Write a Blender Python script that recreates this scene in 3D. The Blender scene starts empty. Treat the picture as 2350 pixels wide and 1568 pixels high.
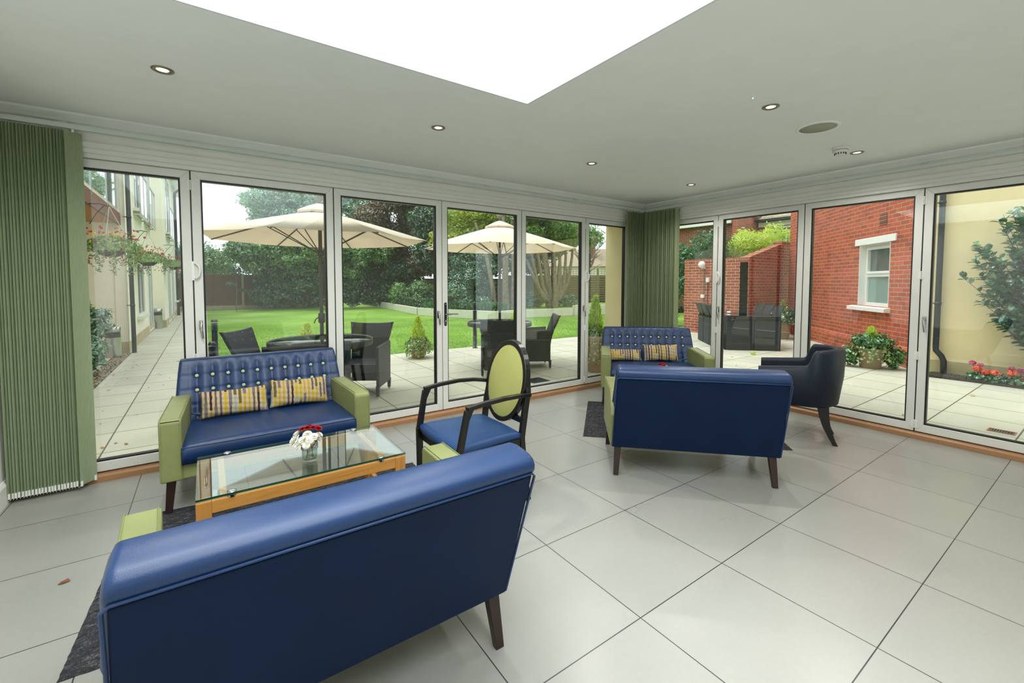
import bpy, math, random
import numpy as np
from mathutils import Vector, Matrix, Euler
PI = math.pi
sc = bpy.context.scene
COL = sc.collection
# ------------------------------------------------------------------ camera
W_, H_ = 2350, 1568
F_PX, PPX, PPY = 1005.98, 1183.63, 697.71
YAW, PITCH, ROLL = math.radians(54.744), math.radians(-2.777), math.radians(0.0914)
CAM = Vector((-5.030, -4.009, 1.350))
cam_d = bpy.data.cameras.new('camera')
cam = bpy.data.objects.new('camera', cam_d)
COL.objects.link(cam)
fw = Vector((math.cos(YAW)*math.cos(PITCH), math.sin(YAW)*math.cos(PITCH), math.sin(PITCH)))
rt = Vector((math.sin(YAW), -math.cos(YAW), 0))
up = rt.cross(fw)
c_, s_ = math.cos(ROLL), math.sin(ROLL)
rt, up = c_*rt + s_*up, -s_*rt + c_*up
m3 = Matrix((rt, up, -fw)).transposed()
cam.matrix_world = Matrix.Translation(CAM) @ m3.to_4x4()
cam_d.sensor_width = 36.0
cam_d.lens = F_PX/W_*36.0
cam_d.shift_x = -(PPX - W_/2)/W_
cam_d.shift_y = (PPY - H_/2)/W_
cam_d.clip_start = 0.02
cam_d.clip_end = 300
sc.camera = cam
# ------------------------------------------------------------------ look, world, lights
sc.view_settings.view_transform = 'Standard'
sc.view_settings.look = 'None'
sc.view_settings.gamma = 1.0
sc.view_settings.use_curve_mapping = False
sc.view_settings.exposure = 0.5
cy = sc.cycles
cy.use_denoising = True
try: cy.denoiser = 'OPENIMAGEDENOISE'
except Exception: pass
cy.use_adaptive_sampling = True
cy.adaptive_threshold = 0.02
cy.max_bounces = 10
cy.diffuse_bounces = 6
cy.glossy_bounces = 4
cy.transmission_bounces = 8
cy.transparent_max_bounces = 24
cy.caustics_reflective = False
cy.caustics_refractive = False
cy.sample_clamp_indirect = 6.0
SKY = 1.3
w = bpy.data.worlds.new('overcast_sky'); sc.world = w; w.use_nodes = True
nt = w.node_tree; nt.nodes.clear()
wo = nt.nodes.new('ShaderNodeOutputWorld'); bg = nt.nodes.new('ShaderNodeBackground')
tc = nt.nodes.new('ShaderNodeTexCoord'); sx = nt.nodes.new('ShaderNodeSeparateXYZ')
cr = nt.nodes.new('ShaderNodeValToRGB'); ns = nt.nodes.new('ShaderNodeTexNoise'); ns.inputs['Scale'].default_value = 2.2
mx = nt.nodes.new('ShaderNodeMix'); mx.data_type = 'RGBA'
cr.color_ramp.elements[0].position = 0.0; cr.color_ramp.elements[0].color = (0.86, 0.92, 0.97, 1)
cr.color_ramp.elements[1].position = 0.6; cr.color_ramp.elements[1].color = (0.90, 0.96, 1.0, 1)
nt.links.new(tc.outputs['Generated'], sx.inputs[0]); nt.links.new(sx.outputs['Z'], cr.inputs[0])
nt.links.new(tc.outputs['Generated'], ns.inputs['Vector'])
nt.links.new(ns.outputs['Fac'], mx.inputs['Factor']); nt.links.new(cr.outputs[0], mx.inputs['A']); mx.inputs['B'].default_value = (0.97, 0.98, 1.0, 1)
nt.links.new(mx.outputs['Result'], bg.inputs['Color']); bg.inputs['Strength'].default_value = SKY
nt.links.new(bg.outputs[0], wo.inputs['Surface'])
def light(name, kind, loc, energy, color=(1, 1, 1), rot=(0, 0, 0), **kw):
    d = bpy.data.lights.new(name, kind); d.energy = energy; d.color = color
    for k, v in kw.items(): setattr(d, k, v)
    o = bpy.data.objects.new(name, d); COL.objects.link(o); o.location = loc; o.rotation_euler = rot
    return o
# weak veiled sun
light('sun', 'SUN', (0, 0, 20), 1.7, (1.0, 0.98, 0.94), (math.radians(-14), math.radians(-16), 0), angle=math.radians(30))
# daylight coming down through the roof lantern
SKX0, SKX1, SKY0, SKY1, SKZ = -5.75, -3.402, -5.6, -1.828, 3.35
light('lantern_daylight', 'AREA', ((SKX0+SKX1)/2, (SKY0+SKY1)/2, SKZ-0.03), 105.0, (0.93, 0.98, 1.0), shape='RECTANGLE', size=SKX1-SKX0-.1, size_y=SKY1-SKY0-.1)

# ------------------------------------------------------------------ helpers
def L(h):
    h = h.lstrip('#'); v = [int(h[i:i+2], 16)/255 for i in (0, 2, 4)]
    return tuple((x/12.92 if x <= .04045 else ((x+.055)/1.055)**2.4) for x in v) + (1,)
class NT:
    def __init__(s, name):
        s.m = bpy.data.materials.new(name); s.m.use_nodes = True; s.t = s.m.node_tree; s.t.nodes.clear()
        s.out = s.n('ShaderNodeOutputMaterial')
    def n(s, t, **kw):
        x = s.t.nodes.new(t)
        for k, v in kw.items(): setattr(x, k, v)
        return x
    def l(s, a, b): s.t.links.new(a, b)
    def coord(s, which='Object', scale=(1, 1, 1), rot=(0, 0, 0), loc=(0, 0, 0)):
        c = s.n('ShaderNodeTexCoord'); m = s.n('ShaderNodeMapping')
        m.inputs['Scale'].default_value = scale; m.inputs['Rotation'].default_value = rot; m.inputs['Location'].default_value = loc
        s.l(c.outputs[which], m.inputs[0]); return m.outputs[0]
    def noise(s, vec, scale, detail=3, rough=.55, dist=0.0):
        x = s.n('ShaderNodeTexNoise'); x.inputs['Scale'].default_value = scale; x.inputs['Detail'].default_value = detail
        x.inputs['Roughness'].default_value = rough; x.inputs['Distortion'].default_value = dist; s.l(vec, x.inputs['Vector']); return x.outputs['Fac']
    def ramp(s, fac, stops, interp='LINEAR'):
        r = s.n('ShaderNodeValToRGB'); r.color_ramp.interpolation = interp; e = r.color_ramp.elements
        while len(e) < len(stops): e.new(.5)
        for q, (p, c) in zip(e, stops): q.position = p; q.color = c
        s.l(fac, r.inputs[0]); return r.outputs[0]
    def mix(s, fac, a, b, mode='MIX'):
        x = s.n('ShaderNodeMix'); x.data_type = 'RGBA'; x.blend_type = mode
        for v, i in ((fac, 'Factor'), (a, 'A'), (b, 'B')):
            if hasattr(v, 'is_linked') or hasattr(v, 'links'): s.l(v, x.inputs[i])
            else: x.inputs[i].default_value = v
        return x.outputs['Result']
    def math(s, op, a, b=None, c=None):
        x = s.n('ShaderNodeMath'); x.operation = op
        for i, v in enumerate((a, b, c)):
            if v is None: continue
            if isinstance(v, (int, float)): x.inputs[i].default_value = v
            else: s.l(v, x.inputs[i])
        return x.outputs[0]
    def bump(s, h, strength=.3, dist=.01):
        b = s.n('ShaderNodeBump'); b.inputs['Strength'].default_value = strength; b.inputs['Distance'].default_value = dist
        s.l(h, b.inputs['Height']); return b.outputs[0]
    def bsdf(s, col, rough=.5, metal=0.0, nrm=None, spec=.5, **kw):
        p = s.n('ShaderNodeBsdfPrincipled')
        for v, i in ((col, 'Base Color'), (rough, 'Roughness'), (metal, 'Metallic'), (spec, 'Specular IOR Level')):
            if isinstance(v, (int, float, tuple)): p.inputs[i].default_value = v
            else: s.l(v, p.inputs[i])
        if nrm is not None: s.l(nrm, p.inputs['Normal'])
        for k, v in kw.items(): p.inputs[k].default_value = v
        s.l(p.outputs[0], s.out.inputs[0]); return p
def plain(name, hexc, rough=.5, metal=0.0, var=.08, scale=6, bump=0.0, bscale=60, spec=.5, **kw):
    """one colour, gently mottled"""
    m = NT(name); c = L(hexc); v = m.coord()
    n = m.noise(v, scale, 4)
    lo = tuple(x*(1-var) for x in c[:3])+(1,); hi = tuple(min(1, x*(1+var)) for x in c[:3])+(1,)
    col = m.ramp(n, [(.3, lo), (.7, hi)])
    nr = m.bump(m.noise(v, bscale, 3), bump, .004) if bump else None
    m.bsdf(col, rough, metal, nr, spec, **kw)
    return m.m
class MB:
    """collects shapes into one mesh"""
    def __init__(s): s.v = []; s.f = []; s.sm = []; s.mi = []; s.M = Matrix.Identity(4); s.cur = 0
    def add(s, vs, fs, smooth=False):
        b = len(s.v); M = s.M
        s.v += [tuple(M @ Vector(p)) for p in vs]
        s.f += [tuple(b+i for i in f) for f in fs]; s.sm += [smooth]*len(fs); s.mi += [s.cur]*len(fs); return s
    def hexa(s, p):  # 8 corners: bottom 4 ccw, top 4 ccw
        return s.add(p, [(3, 2, 1, 0), (4, 5, 6, 7), (0, 1, 5, 4), (1, 2, 6, 5), (2, 3, 7, 6), (3, 0, 4, 7)])
    def box(s, x0, x1, y0, y1, z0, z1):
        return s.hexa([(x0, y0, z0), (x1, y0, z0), (x1, y1, z0), (x0, y1, z0), (x0, y0, z1), (x1, y0, z1), (x1, y1, z1), (x0, y1, z1)])
    def taper(s, p0, s0, p1, s1):  # square post from p0 (half sizes s0) to p1 (half sizes s1)
        q = []
        for p, h in ((p0, s0), (p1, s1)):
            q += [(p[0]-h[0], p[1]-h[1], p[2]), (p[0]+h[0], p[1]-h[1], p[2]), (p[0]+h[0], p[1]+h[1], p[2]), (p[0]-h[0], p[1]+h[1], p[2])]
        return s.hexa(q)
    def prism(s, poly, lo, hi, axis='x', smooth=False):
        f = {'x': lambda a, b, t: (t, a, b), 'y': lambda a, b, t: (a, t, b), 'z': lambda a, b, t: (a, b, t)}[axis]
        n = len(poly); vs = [f(a, b, lo) for a, b in poly] + [f(a, b, hi) for a, b in poly]
        s.add(vs, [tuple(range(n))[::-1], tuple(range(n, 2*n))]); b = len(s.v)-2*n
        for i in range(n):
            j = (i+1) % n; s.f.append((b+i, b+j, b+n+j, b+n+i)); s.sm.append(smooth); s.mi.append(s.cur)
        return s
    def lathe(s, prof, n=24, c=(0, 0, 0), smooth=True):
        vs = []; fs = []
        for r, z in prof:
            for k in range(n):
                a = 2*PI*k/n; vs.append((c[0]+r*math.cos(a), c[1]+r*math.sin(a), c[2]+z))
        for i in range(len(prof)-1):
            for k in range(n):
                k2 = (k+1) % n; fs.append((i*n+k, i*n+k2, (i+1)*n+k2, (i+1)*n+k))
        s.add(vs, fs, smooth)
        if prof[0][0] > 1e-4: s.add([vs[k] for k in range(n)], [tuple(range(n))[::-1]])
        if prof[-1][0] > 1e-4: s.add([vs[(len(prof)-1)*n+k] for k in range(n)], [tuple(range(n))])
        return s
    def tube(s, pts, r, n=8, closed=False, flat=1.0, smooth=True):
        P = [Vector(p) for p in pts]; m = len(P); rs = r if isinstance(r, (list, tuple)) else [r]*m
        vs = []; prev = None
        for i, p in enumerate(P):
            t = (P[(i+1) % m]-P[i-1]) if closed else (P[min(i+1, m-1)]-P[max(i-1, 0)])
            t.normalize()
            if prev is None:
                a = Vector((0, 0, 1)) if abs(t.z) < .9 else Vector((1, 0, 0))
                u = t.cross(a).normalized()
            else: u = (prev - t*prev.dot(t)).normalized()
            prev = u; v = t.cross(u)
            for k in range(n):
                q = 2*PI*k/n; vs.append(tuple(p+u*math.cos(q)*rs[i]+v*math.sin(q)*rs[i]*flat))
        fs = []
        for i in range(m if closed else m-1):
            j = (i+1) % m
            for k in range(n): fs.append((i*n+k, j*n+k, j*n+(k+1) % n, i*n+(k+1) % n))
        s.add(vs, fs, smooth)
        if not closed: s.add(vs[:n], [tuple(range(n))]); s.add(vs[-n:], [tuple(range(n))[::-1]])
        return s
    def sweep(s, pts, prof, closed=False, upv=(0, 0, 1)):
        """rectangular / any profile (list of (side, up)) along points"""
        P = [Vector(p) for p in pts]; m = len(P); n = len(prof); vs = []; U = Vector(upv)
        for i, p in enumerate(P):
            t = (P[(i+1) % m]-P[i-1]) if closed else (P[min(i+1, m-1)]-P[max(i-1, 0)])
            t.normalize(); sd = t.cross(U).normalized(); u2 = sd.cross(t)
            vs += [tuple(p+sd*a+u2*b) for a, b in prof]
        fs = []
        for i in range(m if closed else m-1):
            j = (i+1) % m
            for k in range(n): fs.append((i*n+k, i*n+(k+1) % n, j*n+(k+1) % n, j*n+k))
        s.add(vs, fs)
        if not closed: s.add(vs[:n], [tuple(range(n))[::-1]]); s.add(vs[-n:], [tuple(range(n))])
        return s
    def ball(s, c, r, n=12, sc_=(1, 1, 1)):
        pr = [(max(1e-5, r*math.sin(PI*i/n)), -r*math.cos(PI*i/n)) for i in range(n+1)]
        M0 = s.M; s.M = M0 @ Matrix.Translation(c) @ Matrix.Diagonal((*sc_, 1)); s.lathe(pr, n+4); s.M = M0; return s
    def build(s, name, mat, parent=None, bevel=0, seg=3, loc=None, sub=0, ang=35):
        me = bpy.data.meshes.new(name); me.from_pydata(s.v, [], s.f)
        me.polygons.foreach_set('use_smooth', s.sm)
        mats = mat if isinstance(mat, (list, tuple)) else [mat]
        for q in mats: me.materials.append(q)
        if len(mats) > 1: me.polygons.foreach_set('material_index', s.mi)
        me.update()
        o = bpy.data.objects.new(name, me); COL.objects.link(o)
        if parent is not None: o.parent = parent
        if loc: o.location = loc
        if bevel:
            b = o.modifiers.new('bevel', 'BEVEL'); b.width = bevel; b.segments = seg; b.limit_method = 'ANGLE'; b.angle_limit = math.radians(ang)
            if seg >= 3:
                me.polygons.foreach_set('use_smooth', [True]*len(me.polygons))
                b.harden_normals = True
        if sub: q = o.modifiers.new('sub', 'SUBSURF'); q.levels = q.render_levels = sub
        return o
def tag(o, label=None, cat=None, group=None, kind=None):
    if label: o['label'] = label
    if cat: o['category'] = cat
    if group: o['group'] = group
    if kind: o['kind'] = kind
    return o
def thing(name, label, cat, loc=(0, 0, 0), rz=0.0, group=None):
    o = bpy.data.objects.new(name, None); COL.objects.link(o); o.location = loc; o.rotation_euler = (0, 0, rz)
    o.empty_display_size = .1
    return tag(o, label, cat, group)
def copy_tree(o, parent=None):
    c = o.copy(); COL.objects.link(c)
    if parent is not None: c.parent = parent
    for ch in [x for x in KIDS.get(o.name, [])]: copy_tree(ch, c)
    return c
KIDS = {}
def snap_kids():
    KIDS.clear()
    for x in bpy.data.objects:
        if x.parent: KIDS.setdefault(x.parent.name, []).append(x)
def dup(root, loc, rz, label, group=None):
    snap_kids(); c = copy_tree(root); c.location = loc; c.rotation_euler = (0, 0, rz); c['label'] = label
    if group: c['group'] = group
    return c
def struct(name, mb, mat, parent=None, **kw):
    o = mb.build(name, mat, parent, **kw)
    if parent is None: o['kind'] = 'structure'
    return o
# ------------------------------------------------------------------ materials
def m_glass(name, tint=(.93, .97, .95, 1), r0=.045, gl=1.0):
    m = NT(name); t = m.n('ShaderNodeBsdfTransparent'); t.inputs[0].default_value = tint
    g = m.n('ShaderNodeBsdfGlossy'); g.inputs['Roughness'].default_value = 0.0; g.inputs['Color'].default_value = (gl, gl, gl, 1)
    lw = m.n('ShaderNodeLayerWeight'); lw.inputs['Blend'].default_value = .5
    # Schlick: r0 + (1-r0) * facing^5
    p5 = m.math('POWER', lw.outputs['Facing'], 5.0); f = m.math('MULTIPLY_ADD', p5, 1-r0, r0)
    mx = m.n('ShaderNodeMixShader'); m.l(f, mx.inputs[0]); m.l(t.outputs[0], mx.inputs[1]); m.l(g.outputs[0], mx.inputs[2]); m.l(mx.outputs[0], m.out.inputs[0])
    return m.m
def m_tiles(name, x0, y0, a, half, base, var, grout, rough, streak=True, bump=.05):
    m = NT(name); c = m.n('ShaderNodeTexCoord'); sp = m.n('ShaderNodeSeparateXYZ'); m.l(c.outputs['Object'], sp.inputs[0])
    def edge(o, off):
        t = m.math('DIVIDE', m.math('SUBTRACT', o, off), a)
        fr = m.math('FRACT', t); d = m.math('MINIMUM', fr, m.math('SUBTRACT', 1.0, fr))
        return m.math('MULTIPLY', d, a), m.math('FLOOR', t)
    ex, ix = edge(sp.outputs['X'], x0); ey, iy = edge(sp.outputs['Y'], y0)
    e = m.math('MINIMUM', ex, ey); g = m.math('LESS_THAN', e, half)
    cb = m.n('ShaderNodeCombineXYZ'); m.l(ix, cb.inputs[0]); m.l(iy, cb.inputs[1])
    wn = m.n('ShaderNodeTexWhiteNoise'); m.l(cb.outputs[0], wn.inputs['Vector'])
    sh = m.n('ShaderNodeVectorMath'); sh.operation = 'MULTIPLY_ADD'; m.l(wn.outputs['Color'], sh.inputs[0]); sh.inputs[1].default_value = (7, 7, 7); m.l(c.outputs['Object'], sh.inputs[2])
    mp = m.n('ShaderNodeMapping'); mp.inputs['Scale'].default_value = (1, 2.2, 1) if streak else (1, 1, 1); m.l(sh.outputs[0], mp.inputs[0])
    n1 = m.noise(mp.outputs[0], 1.7, 3, .5); n2 = m.noise(c.outputs['Object'], 45 if streak else 90, 3, .6)
    lo = tuple(x*(1-var) for x in base[:3])+(1,); hi = tuple(min(1, x*(1+var)) for x in base[:3])+(1,)
    col = m.ramp(n1, [(.2, lo), (.5, base), (.8, hi)])
    col = m.mix(.35, col, m.ramp(n2, [(.3, lo), (.7, hi)]))
    tone = m.math('MULTIPLY_ADD', wn.outputs['Value'], .07, .96)
    tn = m.n('ShaderNodeCombineXYZ'); [m.l(tone, tn.inputs[i]) for i in range(3)]
    col = m.mix(1.0, col, tn.outputs[0], 'MULTIPLY')
    col = m.mix(g, col, grout)
    h = m.math('SUBTRACT', m.math('MULTIPLY', n2, .4 if streak else 1.0), m.math('MULTIPLY', g, 2.0))
    rr = m.math('MULTIPLY_ADD', n1, .15, rough-.07)
    m.bsdf(col, rr, 0, m.bump(h, bump, .003), .5)
    return m.m
def m_wood(name, base, dark, axis=0, rough=.4, scale=1.0):
    m = NT(name); s = [14*scale, 14*scale, 14*scale]; s[axis] = 1.1*scale
    v = m.coord(scale=tuple(s)); n = m.noise(v, 1.6, 5, .6, 1.2); n2 = m.noise(v, 9, 3)
    col = m.ramp(n, [(.28, L(dark)), (.45, L(base)), (.75, L(base)), (.9, L(dark))]); col = m.mix(.18, col, m.ramp(n2, [(.4, L(dark)), (.6, L(base))]))
    m.bsdf(col, rough, 0, m.bump(n, .08, .004)); return m.m
def m_brick(name, c1, c2, mortar, scale=1.0, rot=(0, 0, 0), dark=(.05, .02, .02, 1), bw=.225, bh=.075, ms=.011):
    m = NT(name); v = m.coord('Object', rot=rot)
    b = m.n('ShaderNodeTexBrick'); m.l(v, b.inputs['Vector']); b.inputs['Scale'].default_value = scale
    b.inputs['Color1'].default_value = c1; b.inputs['Color2'].default_value = c2; b.inputs['Mortar'].default_value = mortar
    b.inputs['Mortar Size'].default_value = ms; b.inputs['Mortar Smooth'].default_value = .2; b.inputs['Brick Width'].default_value = bw; b.inputs['Row Height'].default_value = bh; b.inputs['Bias'].default_value = .1
    n = m.noise(v, 3.2, 5, .65); n2 = m.noise(v, 38, 4)
    dk = m.math('MULTIPLY', m.ramp(n, [(.52, (0, 0, 0, 1)), (.74, (1, 1, 1, 1))]), .45)
    col = m.mix(dk, b.outputs['Color'], dark); col = m.mix(m.math('MULTIPLY', n2, .10), col, mortar)
    h = m.math('SUBTRACT', m.math('MULTIPLY', n2, .5), b.outputs['Fac'])
    m.bsdf(col, .85, 0, m.bump(h, .5, .008)); return m.m
def m_leaf(name, cols, scale=3.0, trans=.35, fine=26, gloss=.12):
    m = NT(name); v = m.coord()
    n = m.noise(v, scale, 2); n2 = m.noise(v, fine, 1)
    f = m.math('ADD', m.math('MULTIPLY', n, .5), m.math('MULTIPLY', n2, .5))
    k = len(cols); col = m.ramp(f, [(.34+.32*i/(k-1), L(c)) for i, c in enumerate(cols)])
    d = m.n('ShaderNodeBsdfDiffuse'); t = m.n('ShaderNodeBsdfTranslucent'); g = m.n('ShaderNodeBsdfGlossy'); g.inputs['Roughness'].default_value = .35
    m.l(col, d.inputs[0]); m.l(col, t.inputs[0]); g.inputs['Color'].default_value = (.8, .85, .85, 1)
    a = m.n('ShaderNodeMixShader'); a.inputs[0].default_value = trans; m.l(d.outputs[0], a.inputs[1]); m.l(t.outputs[0], a.inputs[2])
    b = m.n('ShaderNodeMixShader'); b.inputs[0].default_value = gloss; m.l(a.outputs[0], b.inputs[1]); m.l(g.outputs[0], b.inputs[2])
    m.l(b.outputs[0], m.out.inputs[0]); return m.m
def m_vinyl(name, base, rough=.38, var=.12, spec=.5):
    m = NT(name); v = m.coord(); n = m.noise(v, 5, 4); f = m.n('ShaderNodeTexVoronoi'); f.inputs['Scale'].default_value = 420; m.l(v, f.inputs['Vector'])
    c = L(base); lo = tuple(x*(1-var) for x in c[:3])+(1,); hi = tuple(x*(1+var) for x in c[:3])+(1,)
    col = m.ramp(n, [(.3, lo), (.7, hi)]); rr = m.math('MULTIPLY_ADD', n, .12, rough-.06)
    h = m.math('ADD', m.math('MULTIPLY', f.outputs['Distance'], .5), m.math('MULTIPLY', m.noise(v, 14, 3), 1.6))
    m.bsdf(col, rr, 0, m.bump(h, .12, .003), spec); return m.m
def m_wicker(name, c0, c1, s=90):
    m = NT(name); v = m.coord(); b = m.n('ShaderNodeTexChecker'); b.inputs['Scale'].default_value = s; m.l(v, b.inputs['Vector'])
    w1 = m.n('ShaderNodeTexWave'); w1.inputs['Scale'].default_value = s*.32; w1.bands_direction = 'Z'; m.l(v, w1.inputs['Vector'])
    f = m.math('MULTIPLY_ADD', b.outputs['Fac'], .5, m.math('MULTIPLY', w1.outputs['Fac'], .5))
    m.bsdf(m.ramp(f, [(.1, L(c0)), (.9, L(c1))]), .5, 0, m.bump(f, .6, .004)); return m.m
def m_emit(name, col, e):
    m = NT(name); x = m.n('ShaderNodeEmission'); x.inputs[0].default_value = col; x.inputs[1].default_value = e; m.l(x.outputs[0], m.out.inputs[0]); return m.m

M_FLOOR = m_tiles('floor_tile', -3.0333, -2.3088, .6, .0021, L('#979690'), .06, L('#2c2e33'), .3)
M_PATIO = m_tiles('patio_slab', -5.75, -2.85, .6, .006, L('#c3bfae'), .16, L('#5f5a46'), .85, False, .3)
M_WALL = plain('wall_paint', '#ecebe4', .75, var=.02, bump=.03, bscale=300)
M_CEIL = plain('ceiling_paint', '#f0f3f0', .85, var=.015, bump=.02, bscale=260)
M_SHAFT = plain('lantern_paint', '#dfe6e6', .8, var=.01)
M_UPVC = plain('white_door_profile', '#dcdcd6', .32, var=.015)
M_UPVC_L = plain('white_plastic', '#e8e8e4', .35, var=.01)
M_BLACK = plain('black_rubber', '#0b0c0e', .45, var=.1)
M_RAIL = plain('rail_aluminium', '#c9d2cd', .3, .1, var=.02)
M_OAKSILL_X = m_wood('oak_sill_along_x', '#a67b54', '#8a6441', 0)
M_OAKSILL_Y = m_wood('oak_sill_along_y', '#a67b54', '#8a6441', 1)
M_OAK_X = m_wood('oak_along_x', '#c48a45', '#a2692d', 0, .35)
M_OAK_Z = m_wood('oak_along_z', '#bd8240', '#9c642b', 2, .35)
M_OAK_Y = m_wood('oak_along_y', '#c08642', '#9e672c', 1, .35)
M_NAVY = m_vinyl('navy_vinyl', '#12305a', .38)
M_NAVY_SHADE = m_vinyl('navy_vinyl_shaded', '#0b1f3c', .65, spec=.15)  # same navy vinyl, darkened to put the shade of the sofa backs into its colour
M_GREEN = m_vinyl('sage_vinyl', '#868c58', .42)
M_BTN = plain('button_green', '#b4bb8a', .5)
M_LEG = plain('dark_stained_beech', '#2a1814', .38, var=.2)
M_BLKWOOD = plain('black_stained_beech', '#0d0b0a', .33, var=.2)
M_LIME = plain('lime_weave', '#a2a25c', .8, var=.06, bump=.35, bscale=420)
M_PANE = m_glass('door_glass')
M_TGLASS = m_glass('table_glass', (.86, .93, .90, 1), .09)
M_GEDGE = plain('glass_edge', '#1d4a3f', .1, var=.2, spec=1.0)
M_CHROME = plain('chrome', '#b9b9b9', .12, 1.0, var=.02)
M_STEEL = plain('brushed_steel', '#b9bab6', .28, 1.0, var=.08)
M_BRONZE = plain('brushed_bezel', '#8d7f68', .3, .9, var=.05)
M_CREAM = plain('cream_render', '#e4d4a8', .9, var=.03, bump=.25, bscale=150)
M_CREAM_B = plain('pale_cream_render', '#f0e9d8', .9, var=.03, bump=.2, bscale=120)
M_PLINTH = plain('weathered_render', '#b7aa84', .9, var=.12, scale=3, bump=.2)
M_BRICK = m_brick('red_brick', L('#c8532f'), L('#a94323'), L('#a98d78'), rot=(PI/2, 0, 0), ms=.008)
M_BRICK_OLD = m_brick('old_red_brick', L('#b35a40'), L('#984632'), L('#b9a08c'), rot=(PI/2, 0, 0), ms=.009)
M_PIPE = plain('dark_downpipe', '#23282e', .35, var=.08)
M_TERRA = plain('weathered_terracotta', '#a08a70', .85, var=.15, bump=.3, bscale=30)
M_WICK = m_wicker('dark_wicker', '#101213', '#3b3f42')
M_SLING = m_wicker('grey_sling', '#1c2023', '#343a3f', 160)
M_ALU = plain('anthracite_frame', '#25282b', .35, .5, var=.05)
# lawn
def m_lawn():
    m = NT('lawn_grass'); v = m.coord(); n = m.noise(v, .45, 4); n2 = m.noise(v, 60, 4, .7); n3 = m.noise(m.coord(scale=(1, 4, 1)), 6, 3)
    f = m.math('ADD', m.math('MULTIPLY', n, .45), m.math('ADD', m.math('MULTIPLY', n2, .4), m.math('MULTIPLY', n3, .15)))
    col = m.ramp(f, [(.34, L('#557a2a')), (.5, L('#7a9f3c')), (.64, L('#9dbb58'))])
    m.bsdf(col, .9, 0, m.bump(n2, .6, .03), .2); return m.m
M_LAWN = m_lawn()
M_SOIL = plain('dark_soil', '#3a3330', .95, var=.5, scale=40, bump=1.0, bscale=50)
M_WHITEWALL = plain('white_render', '#d8d6c8', .9, var=.06, scale=4)
# ================================================================== ROOM SHELL
H = 2.43
XL, YB = -6.066, -6.60
struct('floor', MB().box(XL-.3, .02, YB-.2, .02, -.12, 0), M_FLOOR)
c = MB(); q_ = .0005
c.box(XL-.3, .3, SKY1, .4, H, H+.16); c.box(XL-.3, .3, YB-.2, SKY0, H, H+.16)
c.box(XL-.3, SKX0, SKY0, SKY1, H, H+.16); c.box(SKX1, .3, SKY0, SKY1, H, H+.16)
struct('ceiling', c, M_CEIL)
u = MB(); t_ = .012
u.box(SKX0, SKX0+t_, SKY0, SKY1, H, SKZ); u.box(SKX1-t_, SKX1, SKY0, SKY1, H, SKZ)
u.box(SKX0+t_, SKX1-t_, SKY0, SKY0+t_, H, SKZ); u.box(SKX0+t_, SKX1-t_, SKY1-t_, SKY1, H, SKZ)
struct('trim_1', u, M_SHAFT)            # painted upstand of the roof lantern
g = MB(); mxx = (SKX0+SKX1)/2; g.v = [(SKX0, SKY0, SKZ), (SKX1, SKY0, SKZ), (SKX1, SKY1, SKZ), (SKX0, SKY1, SKZ), (mxx, SKY0+1.1, SKZ+.55), (mxx, SKY1-1.1, SKZ+.55)]
g.f = [(0, 1, 4), (1, 2, 5, 4), (2, 3, 5), (3, 0, 4, 5)]; g.sm = [False]*4; g.mi = [0]*4
rl = thing('window_1', None, None); rl['kind'] = 'structure'
g.build('glass_pane', M_PANE, rl)
bars = MB()
for a, b in ((0, 4), (1, 4), (2, 5), (3, 5), (4, 5)): bars.tube([g.v[a], g.v[b]], .03, 6, smooth=False)
bars.build('window_frame', M_UPVC_L, rl)
# door walls
wl = MB().box(XL, 0.0, 0, .12, 2.25, H+.16); struct('wall_left', wl, M_WALL)
wr = MB().box(0, .12, -6.6, 0, 2.25, H+.16); struct('wall_right', wr, M_WALL)
struct('wall_far_left', MB().box(XL-.25, XL, YB, .0, 0, H), M_WALL)
struct('wall_back', MB().box(XL-.25, .0, YB-.2, YB, 0, H), M_WALL)
struct('wall_near_right', MB().box(0, .25, YB, -5.12, 0, 2.25), M_WALL)
lin = MB(); lin.box(-.25, 0, 0, .012, 0, 2.25); lin.box(0, .012, -.15, 0, 0, 2.25)
struct('trim_2', lin, M_WALL)
pil = MB(); pil.box(-.25, .48, .013, .48, -.03, 3.2); pil.box(.013, .48, -.15, .013, -.03, 3.2)
struct('wall_corner_pier', pil, M_CREAM)
ext = MB(); ext.box(XL-.4, -.25, .13, .48, 2.2, 3.2); ext.box(.13, .48, -6.6, -.15, 2.2, 3.2); ext.box(XL-.4, XL-.001, .001, .48, -.03, 2.2)
struct('wall_outer_skin', ext, M_CREAM)
cov = [(0, 0), (-.055, 0), (-.05, -.012), (-.036, -.022), (-.02, -.036), (-.012, -.052), (0, -.056)]
struct('trim_3', MB().prism([(y, H+z) for y, z in cov], XL, 0, 'x'), M_CEIL)
struct('trim_4', MB().prism([(x, H+z) for x, z in cov], YB, 0, 'y'), M_CEIL)
struct('baseboard_left', MB().prism([(XL, 0), (XL+.02, 0), (XL+.02, .12), (XL+.008, .14), (XL, .14)], YB, -.0, 'y'), M_WALL)
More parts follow.
